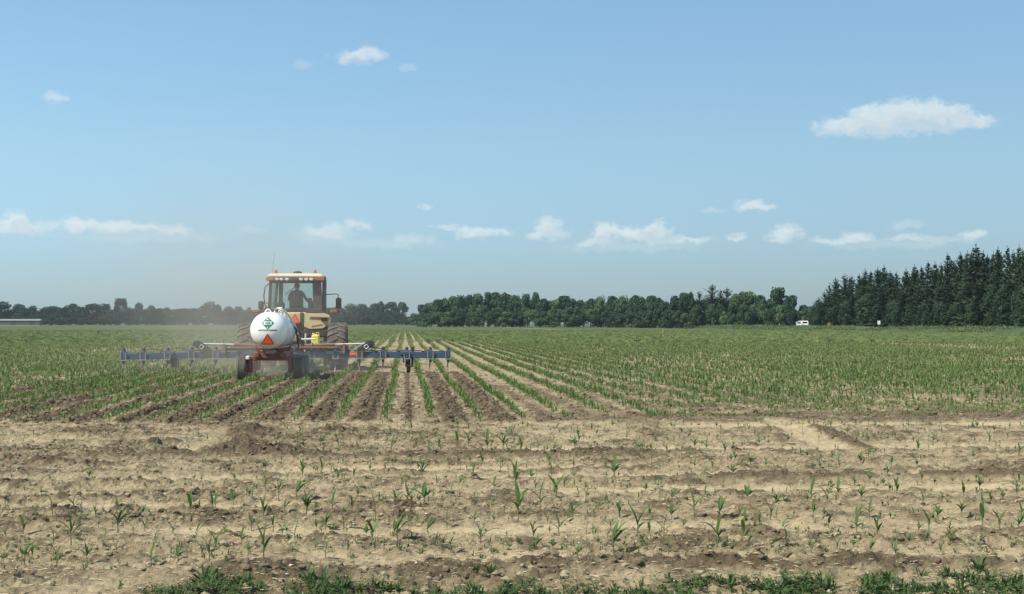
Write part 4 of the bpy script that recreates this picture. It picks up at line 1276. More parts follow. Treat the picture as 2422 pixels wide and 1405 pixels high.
def road_sign(x, y, wpx, hpx, lab, mat, diamond=False, Yd=None, px_=94.0, base_z=.35):
    d = ray(x, y)
    Y = Yd or px_ / (d.x / d.y)
    X, _, z = at_depth(x, y, Y)
    w_, h_ = wpx / F * Y, hpx / F * Y
    t = empty('road_sign', (X, Y, base_z))
    tag(t, lab, 'sign')
    zc = z - base_z
    if diamond:
        MB().prism([(0, -h_ / 2), (w_ / 2, 0), (0, h_ / 2), (-w_ / 2, 0)], .03, 'xz', (0, 0, zc)).obj('panel', mat, t)
    else:
        MB().box((0, 0, zc), (w_, .03, h_), bev=.008).obj('panel', mat, t)
    MB().box((0, .05, zc / 2), (.07, .05, zc)).obj('post', M['steel'], t)
    return t
road_sign(2079, 763, 7, 9, 'white square road sign on a thin post before the conifer stand', M['sign_w'])
road_sign(1961, 767, 9, 9, 'faded orange diamond warning sign right of the white van', M['sign_o'], True)
road_sign(1460, 767, 5, 7, 'small white sign by the even-topped wood, leftmost of the roadside signs', M['sign_w'])
road_sign(1574, 768, 5, 7, 'small white sign at the left end of the mixed clump', M['sign_w'])
road_sign(1556, 773, 4, 4, 'tiny low white marker left of a small white sign', M['sign_w'])
road_sign(1698, 768, 7, 6, 'small rounded white sign left of the utility pole', M['sign_w'])
# beige utility cabinet
d = ray(1599, 771); Yb = 94 / (d.x / d.y)
t = empty('utility_cabinet', (94, Yb, .3)); tag(t, 'low beige utility cabinet standing between small signs and a pale bush', 'cabinet')
MB().box((0, 0, .55), (1.25, .7, .8), bev=.03).obj('housing', paint('beige_cabinet', (.5, .46, .35), .6), t)
MB().box((0, 0, 1.0), (1.35, .8, .08)).obj('lid', M['steel'], t)
# utility pole
X, Y, z = at_depth(1715, 728, 436)
t = empty('utility_pole', (X, Y, 0)); tag(t, 'weathered grey wooden utility pole against the mixed clump', 'pole')
MB().tube([(0, 0, -.2), (0, 0, z)], .17, 9, .12).obj('shaft', M['wood'], t, True)
MB().box((0, 0, z - .6), (2.2, .12, .14)).obj('crossarm', M['wood'], t)
for q in (-1.0, -.5, .5, 1.0):
    MB().lathe([(0, .05), (.06, .07), (.12, .05), (.16, .02)], 'z', n=8).obj('insulator', M['steel'], t, loc=(q, 0, z - .53))
# marker post and pale culvert gravel in the field edge
gx, gy = ground_at(1568, 790)
t = empty('marker_post', (gx, gy, 0)); tag(t, 'short dark post standing in pale gravel at the far right field edge', 'post')
MB().box((0, 0, .35), (.16, .16, .95), bev=.02).obj('shaft', M['wood'], t)
MB().box((0, 0, .845), (.20, .20, .04)).obj('cap', M['steel'], t)
V_ = []
for i in range(20):
    a = 2 * PI * i / 20
    rr = 1 + .3 * math.sin(a * 3 + 1) + .15 * math.sin(a * 7)
    V_.append((gx + 1.6 * math.cos(a) * rr, gy + 9 * math.sin(a) * rr, .055))
tag(link_mesh('gravel_patch', mesh_np('gravel_patch', V_ + [(gx, gy, .10)], [(i, (i + 1) % 20, 20) for i in range(20)], M['straw'])), 'pale gravel patch around the short dark post', 'gravel', kind='stuff')
# thin dark stake in the left field
gx, gy = ground_at(231, 796)
t = empty('stake', (gx, gy, 0)); tag(t, 'thin dark stake standing alone in the green left field', 'stake')
MB().tube([(0, 0, -.1), (.02, 0, .62)], .085, 7, .07).obj('shaft', M['dark'], t)
MB().lathe([(0, .09), (.05, .10), (.10, .05)], 'z', n=8).obj('cap', M['dark'], t, loc=(.02, 0, .60))
# long low shed at the far left and its pale yard strip
X0_, Y0_, z0_ = at_depth(-60, 754.5, 1010); X1_, _, _ = at_depth(93, 754.5, 1010)
t = empty('farm_shed', ((X0_ + X1_) / 2, 1010, 0)); tag(t, 'long low grey shed in front of the trees at the far left', 'shed')
L_ = X1_ - X0_
MB().box((0, 4, 1.7), (L_, 8, 3.4)).obj('wall', M['shedw'], t)
MB().add([(-L_ / 2 - .5, -.6, 3.25), (L_ / 2 + .5, -.6, 3.25), (L_ / 2 + .5, 4, z0_), (-L_ / 2 - .5, 4, z0_), (-L_ / 2 - .5, 8.6, 3.25), (L_ / 2 + .5, 8.6, 3.25)], [(0, 1, 2, 3), (3, 2, 5, 4), (0, 3, 4), (1, 5, 2)]).obj('roof', M['shedr'], t)
for q in (-.3, .1, .38):
    MB().box((L_ * q, -.03, 1.4), (3.2, .06, 2.8)).obj('door', M['dark'], t)
a0, b0 = ground_at(-60, 768.6); a1, b1 = ground_at(112, 768.2)
tag(link_mesh('farm_track', mesh_np('farm_track', [(-330, 880, .12), (-215, 880, .12), (-240, 960, .12), (-330, 960, .12)], [(0, 1, 2, 3)], M['straw'])), 'pale stubble strip in front of the grey shed', kind='structure')

# ------------------------------------------------------------------ small helpers for machines
def put(parent, name, mb, mat, smooth=False, loc=None, rot=None):
    o = mb.obj(name, mat, parent, smooth, loc)
    if rot: o.rotation_euler = rot
    return o

def text_mesh(body, size, name, mat, squash=1.0, bold=0.0):
    cu = bpy.data.curves.new(name, 'FONT'); cu.body = body; cu.size = size; cu.align_x = 'CENTER'; cu.align_y = 'CENTER'
    cu.extrude = .001; cu.offset = bold; cu.resolution_u = 2
    to = bpy.data.objects.new('tmp_text', cu); COL.objects.link(to)
    dg = bpy.context.evaluated_depsgraph_get(); dg.update()
    me = bpy.data.meshes.new_from_object(to.evaluated_get(dg)); me.name = name
    bpy.data.objects.remove(to)
    for v in me.vertices:      # letters stand in the xz plane facing -y
        x, y, z = v.co; v.co = (x * squash, -z, y)
    me.materials.clear(); me.materials.append(mat)
    return me

def slow_sign(parent, w, h, loc, warp=None):
    """triangle with cut corners, dark red border and bright centre"""
    def tri(w, h, cut):
        pts_ = [(-w / 2, 0), (w / 2, 0), (0, h)]
        out = []
        for i in range(3):
            p = Vector(pts_[i]); a = Vector(pts_[i - 1]); b_ = Vector(pts_[(i + 1) % 3])
            out += [p + (a - p) * cut, p + (b_ - p) * cut]
        return [tuple(q) for q in out]
    o = put(parent, 'slow_vehicle_triangle', MB().prism(tri(w, h, .10), .012, 'xz'), M['smvb'], loc=loc)
    inner = [(x * .74, h * .085 + z * .76) for x, z in tri(w, h, .06)]
    put(o, 'bright_center', MB().prism(inner, .006, 'xz'), M['smv'], loc=(0, -.006, 0))
    return o

def wheel(parent, name, r, w, loc, rim_r=.5, rim_mat=None, lugs=0, ribs=0, n=36):
    """tyre round the x axis, rim and hub as its children"""
    h = w / 2
    prof = [(-h * .80, r * rim_r), (-h * .98, r * (rim_r + .12)), (-h, r * .80), (-h * .90, r * .93), (-h * .72, r * .985)]
    if ribs:
        pr = []
        for i in range(ribs):
            a = -h * .72 + 1.44 * h * i / ribs; b_ = a + 1.44 * h / ribs
            pr += [(a + .004, r), (b_ - .018, r), (b_ - .016, r * .965), (b_ - .002, r * .965)]
        prof = prof[:-1] + [(-h * .74, r * .985)] + pr + [(h * .72, r * .985)]
    else:
        prof += [(-h * .35, r), (h * .35, r), (h * .72, r * .985)]
    prof += [(h * .90, r * .93), (h, r * .80), (h * .98, r * (rim_r + .12)), (h * .80, r * rim_r)]
    if lugs:
        prof = [(a, q * (.955 if q > r * .9 else 1)) for a, q in prof]
    t = put(parent, name, MB().lathe(prof, 'x', n=n), M['rubber'], True, loc)
    rm = rim_mat or M['steel']
    put(t, 'rim', MB().lathe([(-h * .82, r * rim_r * 1.02), (-h * .70, r * rim_r * .93), (-h * .25, r * rim_r * .80), (-h * .2, r * .14), (-h * .34, r * .12), (-h * .34, .001)], 'x', n=24), rm, True)
    put(t, 'hub', MB().lathe([(h * .82, r * rim_r * 1.02), (h * .70, r * rim_r * .93), (h * .25, r * rim_r * .80), (h * .2, r * .14), (h * .34, r * .12), (h * .34, .001)], 'x', n=24), rm, True)
    if lugs:
        lm = {}
        for sgn in (-1, 1):
            b_ = MB()
            # slanting bar from the shoulder to just past the centre line, chevrons pointing up at the back
            pts_ = [(sgn * h * 1.0, .12, r * .90), (sgn * h * .82, .085, r * .985), (sgn * h * .4, .02, r * 1.0), (-sgn * h * .04, -.055, r * 1.0)]
            v, f = [], []
            for i, (x, a, rr) in enumerate(pts_):
                for da, hh in ((-.030, -.055), (-.022, 0.0), (.022, 0.0), (.030, -.055)):
                    an = a + da / r * 1.35
                    v.append((x, -(rr + hh) * math.sin(an), (rr + hh) * math.cos(an)))
            for i in range(3):
                for j in range(3):
                    f.append((i * 4 + j, i * 4 + j + 1, i * 4 + j + 5, i * 4 + j + 4))
            f += [(0, 1, 2, 3), (15, 14, 13, 12)]
            b_.add(v, f)
            lm[sgn] = b_.mesh('lug', M['lug'])
        for i in range(lugs):
            for sgn in (-1, 1):
                lo = link_mesh('lug', lm[sgn], t)
                lo.rotation_euler = (2 * PI * (i + (.5 if sgn > 0 else 0)) / lugs, 0, 0)
    return t

# ------------------------------------------------------------------ tractor, seen from behind
TY = 49.2
T = empty('tractor', (-3.755, TY, 0))
tag(T, 'dusty cream-yellow farm tractor with glass cab pulling the tank wagon', 'tractor')
for sgn in (-1, 1):
    w_ = wheel(T, 'rear_wheel', .83, .66, (sgn * 1.49, 0, .81), .52, M['cream'], lugs=20)
    w_ = wheel(T, 'front_wheel', .62, .48, (sgn * 1.10, 2.95, .60), .52, M['cream'], lugs=16)
put(T, 'rear_axle', MB().lathe([(-1.4, .15), (-.5, .17), (-.35, .34), (.35, .34), (.5, .17), (1.4, .15)], 'x', (0, 0, .85), 18), M['dark'], True)
put(T, 'transmission', MB().box((0, .75, .98), (.72, 2.1, .75), bev=.08), M['dark'])
put(T, 'chassis', MB().box((0, 2.4, .85), (.5, 2.2, .4), bev=.05), M['dark'])
put(T, 'front_axle', MB().box((0, 2.95, .6), (1.9, .22, .26), bev=.04), M['dark'])
put(T, 'hood', MB().box((0, 2.75, 1.55), (.92, 2.3, .85), taper=.86, bev=.12), M['cream'])
put(T, 'front_weight', MB().box((0, 4.1, .8), (.9, .4, .5), bev=.05), M['dark'])
# cab
C0, CZ0, CZ1 = .85, 2.02, 3.10                 # rear face of the cab, sill and top
cab = MB()
def bar(p, q, r):
    cab.tube([p, q], r, 4)
cab.box((0, C0 + .75, 1.86), (1.66, 1.5, .32), bev=.05)
o_c = put(T, 'cab_floor', cab, M['dark'])
for (p, q, wx_, wy_) in [((-.90, C0 + .02, CZ0), (-.86, C0 + .12, CZ1), .10, .10), ((.76, C0, CZ0), (.72, C0 + .12, CZ1), .30, .10), ((-.84, C0 + 1.5, CZ0), (-.74, C0 + 1.35, CZ1), .09, .10), ((.84, C0 + 1.5, CZ0), (.74, C0 + 1.35, CZ1), .09, .10), ((-.52, C0 - .005, CZ0), (-.50, C0 + .09, CZ1), .14, .07)]:
    v = []
    for (cx, cy_, cz) in (p, q):
        v += [(cx - wx_ / 2, cy_ - wy_ / 2, cz), (cx + wx_ / 2, cy_ - wy_ / 2, cz), (cx + wx_ / 2, cy_ + wy_ / 2, cz), (cx - wx_ / 2, cy_ + wy_ / 2, cz)]
    put(T, 'cab_pillar', MB().add(v, [(3, 2, 1, 0), (4, 5, 6, 7), (0, 1, 5, 4), (1, 2, 6, 5), (2, 3, 7, 6), (3, 0, 4, 7)]), M['dark'])
put(T, 'window_sill', MB().box((0, C0 + .01, 2.05), (1.86, .13, .14), bev=.02), M['dark'])
put(T, 'window_header', MB().box((0, C0 + .13, 3.08), (1.66, .08, .16)), M['dark'])
rw = put(T, 'rear_window', MB().add([(-.44, C0 + .03, 2.12), (.62, C0 + .03, 2.12), (.60, C0 + .115, 3.0), (-.44, C0 + .115, 3.0)], [(0, 1, 2, 3)]), M['glass'])
put(rw, 'wiper', MB().tube([(-.34, C0 - .02, 2.62), (.08, C0 + .02, 2.93)], .011, 5), M['dark'])
put(T, 'corner_window', MB().add([(-.85, C0 + .03, 2.12), (-.60, C0 + .03, 2.12), (-.58, C0 + .115, 3.0), (-.82, C0 + .115, 3.0)], [(0, 1, 2, 3)]), M['glass'])
put(T, 'windshield', MB().add([(-.79, C0 + 1.48, 2.1), (.79, C0 + 1.48, 2.1), (.70, C0 + 1.33, 3.04), (-.70, C0 + 1.33, 3.04)], [(0, 1, 2, 3)]), M['glass'])
for sgn in (-1, 1):
    put(T, 'side_window', MB().add([(sgn * .90, C0 + .08, 2.1), (sgn * .86, C0 + 1.45, 2.1), (sgn * .77, C0 + 1.3, 3.05), (sgn * .85, C0 + .16, 3.05)], [(0, 1, 2, 3)]), M['glass'])
roof = put(T, 'roof', MB().box((0, C0 + .68, 3.25), (1.98, 1.75, .16), taper=.93, bev=.06), M['roofc'])
put(roof, 'roof_band', MB().box((0, C0 + .68, 3.125), (1.94, 1.72, .11), bev=.03), M['brown'])
for sgn in (-1, 1):
    put(roof, 'corner_light', MB().box((sgn * .85, C0 - .20, 3.135), (.30, .06, .12), bev=.02), M['orange' if sgn < 0 else 'redlens'])
    bl = put(roof, 'beacon', MB().lathe([(0, .075), (.04, .075), (.05, .055), (.12, .05), (.15, .02)], 'z', n=14), M['orange'], True, (sgn * .67 - .02, C0 + .15, 3.32))
for x in (-.62, -.47, -.28, .20, .38, .55):
    lt = put(roof, 'work_light', MB().lathe([(0, .052), (.03, .06), (.10, .05)], 'y', n=14), M['dark'], True, (x, C0 - .245, 3.125))
    lt.scale = (1.25, 1, .85)
    # lens
    put(roof, 'lamp_glass', MB().lathe([(-.012, .001), (-.004, .046), (.004, .052)], 'y', n=14), M['lens'], True, (x, C0 - .247, 3.125)).scale = (1.3, 1, .9)
put(roof, 'number_box', MB().box((-.04, C0 - .21, 3.13), (.26, .06, .10), bev=.01), M['dark'])
put(roof, 'receiver_dome', MB().lathe([(0, .15), (.05, .16), (.09, .13), (.11, .06), (.115, .001)], 'z', n=18), M['dark'], True, (.03, C0 + .5, 3.32))
put(roof, 'antenna', MB().tube([(0, 0, 0), (.02, 0, .35), (.07, 0, .78)], .006, 5, .003), M['dark'], loc=(-.80, C0 + .1, 3.3))
put(T, 'exhaust_stack', MB().tube([(0, 0, 0), (0, 0, 1.16)], .075, 12).tube([(0, 0, 1.14), (0, .04, 1.24)], .06, 12), M['dark'], True, (.965, C0 + .35, 1.98))
# handrail, mirrors, lamps on brackets
put(T, 'handrail', MB().tube([(-.93, C0 + .1, 2.98), (-1.05, C0 + .05, 2.86), (-1.09, C0 + .02, 2.55), (-1.05, C0, 2.25), (-.95, C0, 2.12)], .022, 7), M['dark'], True)
mr = put(T, 'mirror_arm', MB().tube([(.95, C0 + .9, 2.62), (1.3, C0 + .8, 2.64), (1.42, C0 + .8, 2.62), (1.43, C0 + .8, 2.45)], .018, 6), M['dark'], True)
put(mr, 'mirror', MB().box((1.44, C0 + .8, 2.32), (.20, .10, .38), bev=.05), M['dark'])
put(mr, 'mirror_glass', MB().box((1.44, C0 + .745, 2.32), (.15, .012, .31)), M['vang'])
mr = put(T, 'mirror_arm', MB().tube([(-.88, C0 + 1.3, 2.3), (-1.25, C0 + 1.0, 2.34)], .018, 6), M['dark'], True)
put(mr, 'mirror', MB().box((-1.27, C0 + .9, 2.24), (.20, .10, .30), bev=.05), M['dark'])
for sgn in (-1, 1):
    br = put(T, 'fender', MB(), M['cream']) if False else None
    b_ = MB()
    n_ = 9
    pr = []
    for i in range(n_):
        a = R(85 + 70 * i / (n_ - 1))
        pr.append((-.92 * math.cos(a) * 1.0, .81 + .92 * math.sin(a)))
    v, f = [], []
    for i, (yy, zz) in enumerate(pr):
        for xo in (.90, 1.13):
            v.append((sgn * xo, yy + .1, zz + .06))
        for xo in (.90, 1.13):
            v.append((sgn * xo, (yy) * .96 + .1, (zz - .81) * .96 + .81 + .06))
    for i in range(n_ - 1):
        q = i * 4
        f += [(q, q + 1, q + 5, q + 4), (q + 2, q + 6, q + 7, q + 3), (q, q + 4, q + 6, q + 2), (q + 1, q + 3, q + 7, q + 5)]
    b_.add(v, f)
    fe = put(T, 'fender', b_, M['dark'], True)
    put(fe, 'lamp_bracket', MB().box((sgn * 1.22, C0 - .25, 2.0), (.62, .08, .05)), M['dark'])
    put(fe, 'tail_lamp', MB().box((sgn * 1.33, C0 - .30, 2.02), (.26, .07, .11), bev=.02), M['redlens'])
put(T, 'flasher', MB().lathe([(0, .06), (.06, .07), (.08, .05)], 'z', n=12), M['redlens'], True, (-1.58, C0 - .25, 2.08))
put(T, 'flasher', MB().lathe([(0, .05), (.06, .055), (.08, .04)], 'z', n=12), M['orange'], True, (-1.02, C0 - .25, 2.10))
# body panels and tanks behind and under the cab
put(T, 'rear_panel', MB().box((-.12, C0 - .10, 1.80), (1.05, .12, .38), bev=.04), M['cream'])
put(T, 'side_tank', MB().box((-.82, C0 - .12, 1.68), (.58, .5, .48), bev=.10), M['cream'])
put(T, 'panel_post', MB().box((.23, C0 - .21, 1.78), (.11, .10, .40)), M['dark'])
ft = put(T, 'fuel_tank', MB().prism([(.32, 1.50), (.52, 1.42), (.95, 1.44), (1.16, 1.58), (1.22, 1.74), (1.15, 1.90), (.98, 1.96), (.45, 1.965), (.34, 1.90)], .62, 'xz', (0, C0 - .42, 0)), M['cream'])
put(ft, 'tank_stripe', MB().prism([(.50, 1.76), (.55, 1.84), (1.19, 1.82), (1.20, 1.74)], .02, 'xz', (0, C0 - .438, 0)), M['brown'])
for i_ in range(6):      # worn blocky characters, too small to read in the photograph
    put(ft, 'worn_character', MB().prism([(-.022, -.02), (.020, -.02), (.026, .012), (.006, .028), (-.020, .020)], .008, 'xz'), M['ink'], loc=(.60 + i_ * .062, C0 - .430, 1.505 + .010 * i_))
put(T, 'under_box', MB().box((.72, C0 - .15, 1.28), (.85, .5, .30), bev=.05), M['dark'])
slow_sign(T, .36, .36, (.0, C0 - .30, 1.60))
# hitch, hydraulics
put(T, 'drawbar', MB().box((0, -.85, .52), (.14, 1.5, .09)), M['dark'])
for sgn in (-1, 1):
    put(T, 'lift_arm', MB().tube([(sgn * .38, -.2, .62), (sgn * .46, -1.15, .52)], .05, 7), M['dark'], True)
    put(T, 'lift_rod', MB().tube([(sgn * .42, -.2, 1.25), (sgn * .44, -.8, .58)], .04, 7), M['steel'], True)
vb = put(T, 'valve_block', MB().box((-.08, -.30, 1.28), (.62, .22, .26), bev=.03), M['dark'])
for i in range(5):
    put(vb, 'coupler', MB().lathe([(0, .035), (-.08, .045), (-.12, .03)], 'y', n=10), M['steel' if i % 2 else 'white2'], True, (-.32 + i * .12, -.40, 1.26 + .05 * (i % 2)))
random.seed(4)
for i in range(7):
    x0 = -.32 + i * .105
    put(T, 'hydraulic_hose', MB().tube([(x0, -.42, 1.24), (x0 + .05, -.75, 1.30 - .03 * i), (x0 + .18 * (i - 3) * .3, -1.25, .98), (x0 * .8, -1.9, .78)], .017, 6), M['dark'], True)
put(T, 'step', MB().box((-1.0, 1.9, .9), (.4, .5, .05)).box((-1.0, 1.95, 1.3), (.4, .4, .05)), M['dark'])
st = put(T, 'driver_seat', MB().box((.0, C0 + .62, 2.12), (.52, .5, .14), bev=.04).box((.0, C0 + .36, 2.38), (.48, .12, .48), bev=.05), M['seat'])
put(T, 'console', MB().box((.50, C0 + .7, 2.22), (.2, .6, .34), bev=.04).box((.42, C0 + .95, 2.42), (.16, .05, .16), bev=.02), M['dark'])
put(T, 'buddy_seat', MB().box((-.58, C0 + .6, 2.2), (.30, .42, .30), bev=.05), M['seat'])
sw_ = MB()
ring = [(.17 * math.cos(2 * PI * i / 16), .02 * math.sin(2 * PI * i / 16), .17 * math.sin(2 * PI * i / 16)) for i in range(17)]
sw_.tube(ring, .014, 6, cap=False); sw_.tube([(0, 0, 0), (0, .3, -.3)], .025, 6)
put(T, 'steering_wheel', sw_, M['dark'], True, (0, C0 + 1.06, 2.50), (R(-35), 0, 0))
# yellow jug hung behind the right rear wheel
J = empty('chemical_jug', (-2.96, TY - .92, .86)); tag(J, 'yellow plastic jug sitting above the toolbar beside the right tractor tyre', 'jug')
put(J, 'body', MB().box((0, 0, .19), (.29, .24, .38), taper=.9, bev=.05), M['yellow'])
put(J, 'lid', MB().lathe([(0, .045), (.05, .045)], 'z', n=12), M['white2'], True, (-.06, 0, .38))
put(J, 'handle', MB().tube([(.02, 0, .38), (.03, 0, .44), (.11, 0, .44), (.12, 0, .37)], .016, 6), M['yellow'], True)

# ------------------------------------------------------------------ driver
def skin_body(name, joints, edges, mat, parent, sub=2):
    me = bpy.data.meshes.new(name)
    me.from_pydata([j[:3] for j in joints], edges, [])
    o = bpy.data.objects.new(name, me); COL.objects.link(o); o.parent = parent
    md = o.modifiers.new('skin', 'SKIN'); md.use_smooth_shade = True
    for i, j in enumerate(joints):
        o.data.skin_vertices[0].data[i].radius = (j[3], j[4] if len(j) > 4 else j[3])
    o.data.skin_vertices[0].data[0].use_root = True
    ss = o.modifiers.new('sub', 'SUBSURF'); ss.levels = sub; ss.render_levels = sub
    dg = bpy.context.evaluated_depsgraph_get(); dg.update()
    m2 = bpy.data.meshes.new_from_object(o.evaluated_get(dg)); m2.name = name
    o.modifiers.clear(); o.data = m2
    m2.materials.clear(); m2.materials.append(mat)
    for p in m2.polygons: p.use_smooth = True
    return o
D = empty('person', (-3.755, TY + C0 + .60, 2.19))
tag(D, 'driver in a dark shirt and cap seated in the cab, seen from behind', 'person')
body = skin_body('body', [(0, 0, .06, .15, .13), (0, -.02, .25, .15, .12), (0, -.02, .42, .17, .12), (0, 0, .53, .10, .09), (0, .01, .575, .068, .068), (0, .02, .625, .075, .085), (0, .03, .695, .098, .115), (0, .02, .755, .088, .10),
                     (-.16, -.01, .50, .075), (-.25, .0, .40, .055), (-.29, .12, .22, .045), (-.15, .40, .28, .032), (-.12, .46, .29, .025),
                     (.16, -.01, .50, .075), (.25, .02, .40, .055), (.33, .14, .22, .045), (.40, .36, .20, .032), (.40, .43, .20, .025),
                     (-.10, .10, .04, .09), (-.13, .48, .04, .075), (-.14, .60, -.30, .05), (-.14, .75, -.36, .035),
                     (.10, .10, .04, .09), (.13, .48, .04, .075), (.14, .60, -.30, .05), (.14, .75, -.36, .035)],
                 [(0, 1), (1, 2), (2, 3), (3, 4), (4, 5), (5, 6), (6, 7), (2, 8), (8, 9), (9, 10), (10, 11), (11, 12), (2, 13), (13, 14), (14, 15), (15, 16), (16, 17), (0, 18), (18, 19), (19, 20), (20, 21), (0, 22), (22, 23), (23, 24), (24, 25)], M['shirt'], D)
me_b = body.data
me_b.materials.append(M['skin']); me_b.materials.append(M['jeans'])
for p in me_b.polygons:
    c = p.center
    if c.z > .585 and abs(c.x) < .14: p.material_index = 1
    elif c.z < .30 and c.y > .33 and abs(c.x) > .02 and c.z > .12: p.material_index = 1
    elif c.z < .14: p.material_index = 2
cap_ = put(D, 'cap', MB().lathe([(-.005, .102), (.04, .100), (.085, .075), (.108, .03), (.112, .001)], 'z', n=18), M['hair'], True, (0, .028, .725))
put(cap_, 'brim', MB().box((0, .13, .005), (.15, .12, .012), bev=.004), M['hair'])
put(D, 'ear', MB().lathe([(0, .001), (.012, .028), (.02, .02)], 'x', n=8), M['skin'], True, (-.105, .03, .70))
put(D, 'ear', MB().lathe([(-.02, .02), (-.012, .028), (0, .001)], 'x', n=8), M['skin'], True, (.105, .03, .70))
for sgn, hx, hy, hz_ in ((-1, -.12, .48, .29), (1, .40, .45, .20)):
    for k_ in range(4):
        l_ = (.030, .036, .034, .026)[k_]
        xx = hx + (k_ - 1.5) * .018
        put(D, 'finger', MB().tube([(xx, hy, hz_), (xx, hy + l_, hz_ + .006), (xx, hy + l_ * 1.5, hz_ - .022)], .009, 6, .007), M['skin'], True)
    put(D, 'thumb', MB().tube([(hx - sgn * .03, hy - .03, hz_), (hx - sgn * .05, hy, hz_ - .015), (hx - sgn * .045, hy + .025, hz_ - .03)], .010, 6, .008), M['skin'], True)

# ------------------------------------------------------------------ toolbar with injection shanks
B = empty('tool_bar', (-3.85, BAR_Y, 0))
tag(B, 'wide blue folding toolbar with thin curved shanks behind the tractor', 'farm implement')
BZ = .60
xl, xr = -5.16, 5.34
put(B, 'center_beam', MB().box((0, 0, BZ), (5.0, .20, .20), bev=.015), M['blue'])
wl_ = put(B, 'wing_beam', MB().box((-1.34, 0, 0), (2.68, .20, .20), bev=.015), M['blue'], loc=(-2.52, 0, BZ), rot=(0, R(-1.0), 0))
wr_ = put(B, 'wing_beam', MB().box((1.41, 0, 0), (2.82, .20, .20), bev=.015), M['blue'], loc=(2.52, 0, BZ), rot=(0, R(.35), 0))
def bar_z(x):
    return BZ - (max(0, -2.52 - x) * math.tan(R(1.0))) - (max(0, x - 2.52) * math.tan(R(.35)))
for i in range(15):
    xw = SHANK0 + (i - 12) * ROW + 0.0
    x = xw + 3.85 - ROW * 0 + .0
    if x < xl + .3: x = xl + .08
    if x > xr - .1: x = xr - .08
    z = bar_z(x)
    c_ = put(B, 'clamp', MB().box((0, -.02, .03), (.15, .26, .25), bev=.02).box((0, -.03, -.16), (.09, .16, .16), bev=.02), M['dark' if 0 else 'blue'], loc=(x, 0, z))
    put(c_, 'spring', MB().lathe([(0, .05), (.03, .06), (.06, .045), (.09, .055), (.12, .03)], 'z', n=10), M['dark'], True, (0, -.02, .14))
    put(c_, 'bolt_plate', MB().prism([(-.1, .12), (-.1, -.14), (.1, -.14), (.1, .12), (.068, .12), (.068, -.105), (-.068, -.105), (-.068, .12)], .02, 'xz', (0, -.165, 0)), M['steel'])
    ln = random.uniform(-.05, .05) - (.10 if x < -2 else 0)
    zb = -z + .0
    put(B, 'shank', MB().tube([(0, -.05, -.10), (ln * .1, .10, -.20), (ln * .35, .13, -.32), (ln * .7, .02, -.45), (ln, -.12, zb - .02)], .026, 5, .018), M['rust' if i % 3 else 'steel'], True, (x, 0, z))
# gauge wheels
for x, lab in ((-3.62, None), (3.86, None), (1.6, None), (-1.6, None)):
    z = bar_z(x)
    if abs(x) > 3:
        gw = wheel(B, 'gauge_wheel', .27, .17, (x + .10, .30, .27), .5, M['steel'], ribs=3, n=26)
        put(B, 'wheel_arm', MB().box((x - .04, .14, z - .12), (.06, .42, .30), bev=.02).box((x, -.02, z + .06), (.28, .30, .14), bev=.03), M['blue'])
put(B, 'wheel_jack', MB().tube([(0, 0, -.38), (0, 0, .22)], .038, 9).tube([(0, 0, .20), (0, 0, .27)], .055, 9).tube([(0, 0, -.36), (-.16, .02, -.34)], .03, 8), M['dark'], True, (4.10, -.05, BZ - .02))
# folding hinges and cylinders
for sgn in (-1, 1):
    hx = sgn * 2.52
    hg = put(B, 'fold_hinge', MB().prism([(-.13, -.10), (.13, -.10), (.16, .10), (.50, .30), (.46, .44), (.30, .46), (-.08, .20)] if sgn > 0 else [(.13, -.10), (-.13, -.10), (-.16, .10), (-.50, .30), (-.46, .44), (-.30, .46), (.08, .20)], .10, 'xz', (hx - sgn * .12, -.16, BZ)), M['dark'])
    put(hg, 'hinge_pin', MB().lathe([(-.2, .04), (.02, .04)], 'y', n=14), M['dark'], True, (hx + sgn * .22, -.02, BZ + .34))
    b_ = MB()
    q = .055
    fr_ = [(-q, -q), (q, -q), (q, q), (-q, q)]
    for a in range(4):
        p0, p1 = fr_[a], fr_[(a + 1) % 4]
        b_.tube([(p0[0], 0, p0[1]), (p1[0], 0, p1[1])], .009, 4)
    put(hg, 'hinge_mark', b_, M['placw'], False, (hx + sgn * .10, -.175, BZ + .26), (0, R(38) * sgn * -1, 0))
    put(B, 'cylinder_rod', MB().tube([(sgn * 1.55, -.05, BZ + .33), (hx + sgn * .15, -.05, BZ + .36)], .024, 8), M['white2'], True)
    put(B, 'fold_cylinder', MB().tube([(sgn * .55, -.05, BZ + .29), (sgn * 1.6, -.05, BZ + .33)], .055, 10), M['rust'], True)
    put(B, 'reflector', MB().box((sgn * 2.22, -.098, BZ + .03), (.28, .012, .085)), M['smv'])
    put(B, 'pull_brace', MB().tube([(sgn * .5, -.02, BZ + .2), (sgn * 2.1, .1, BZ + .15)], .035, 6), M['rust'], True)
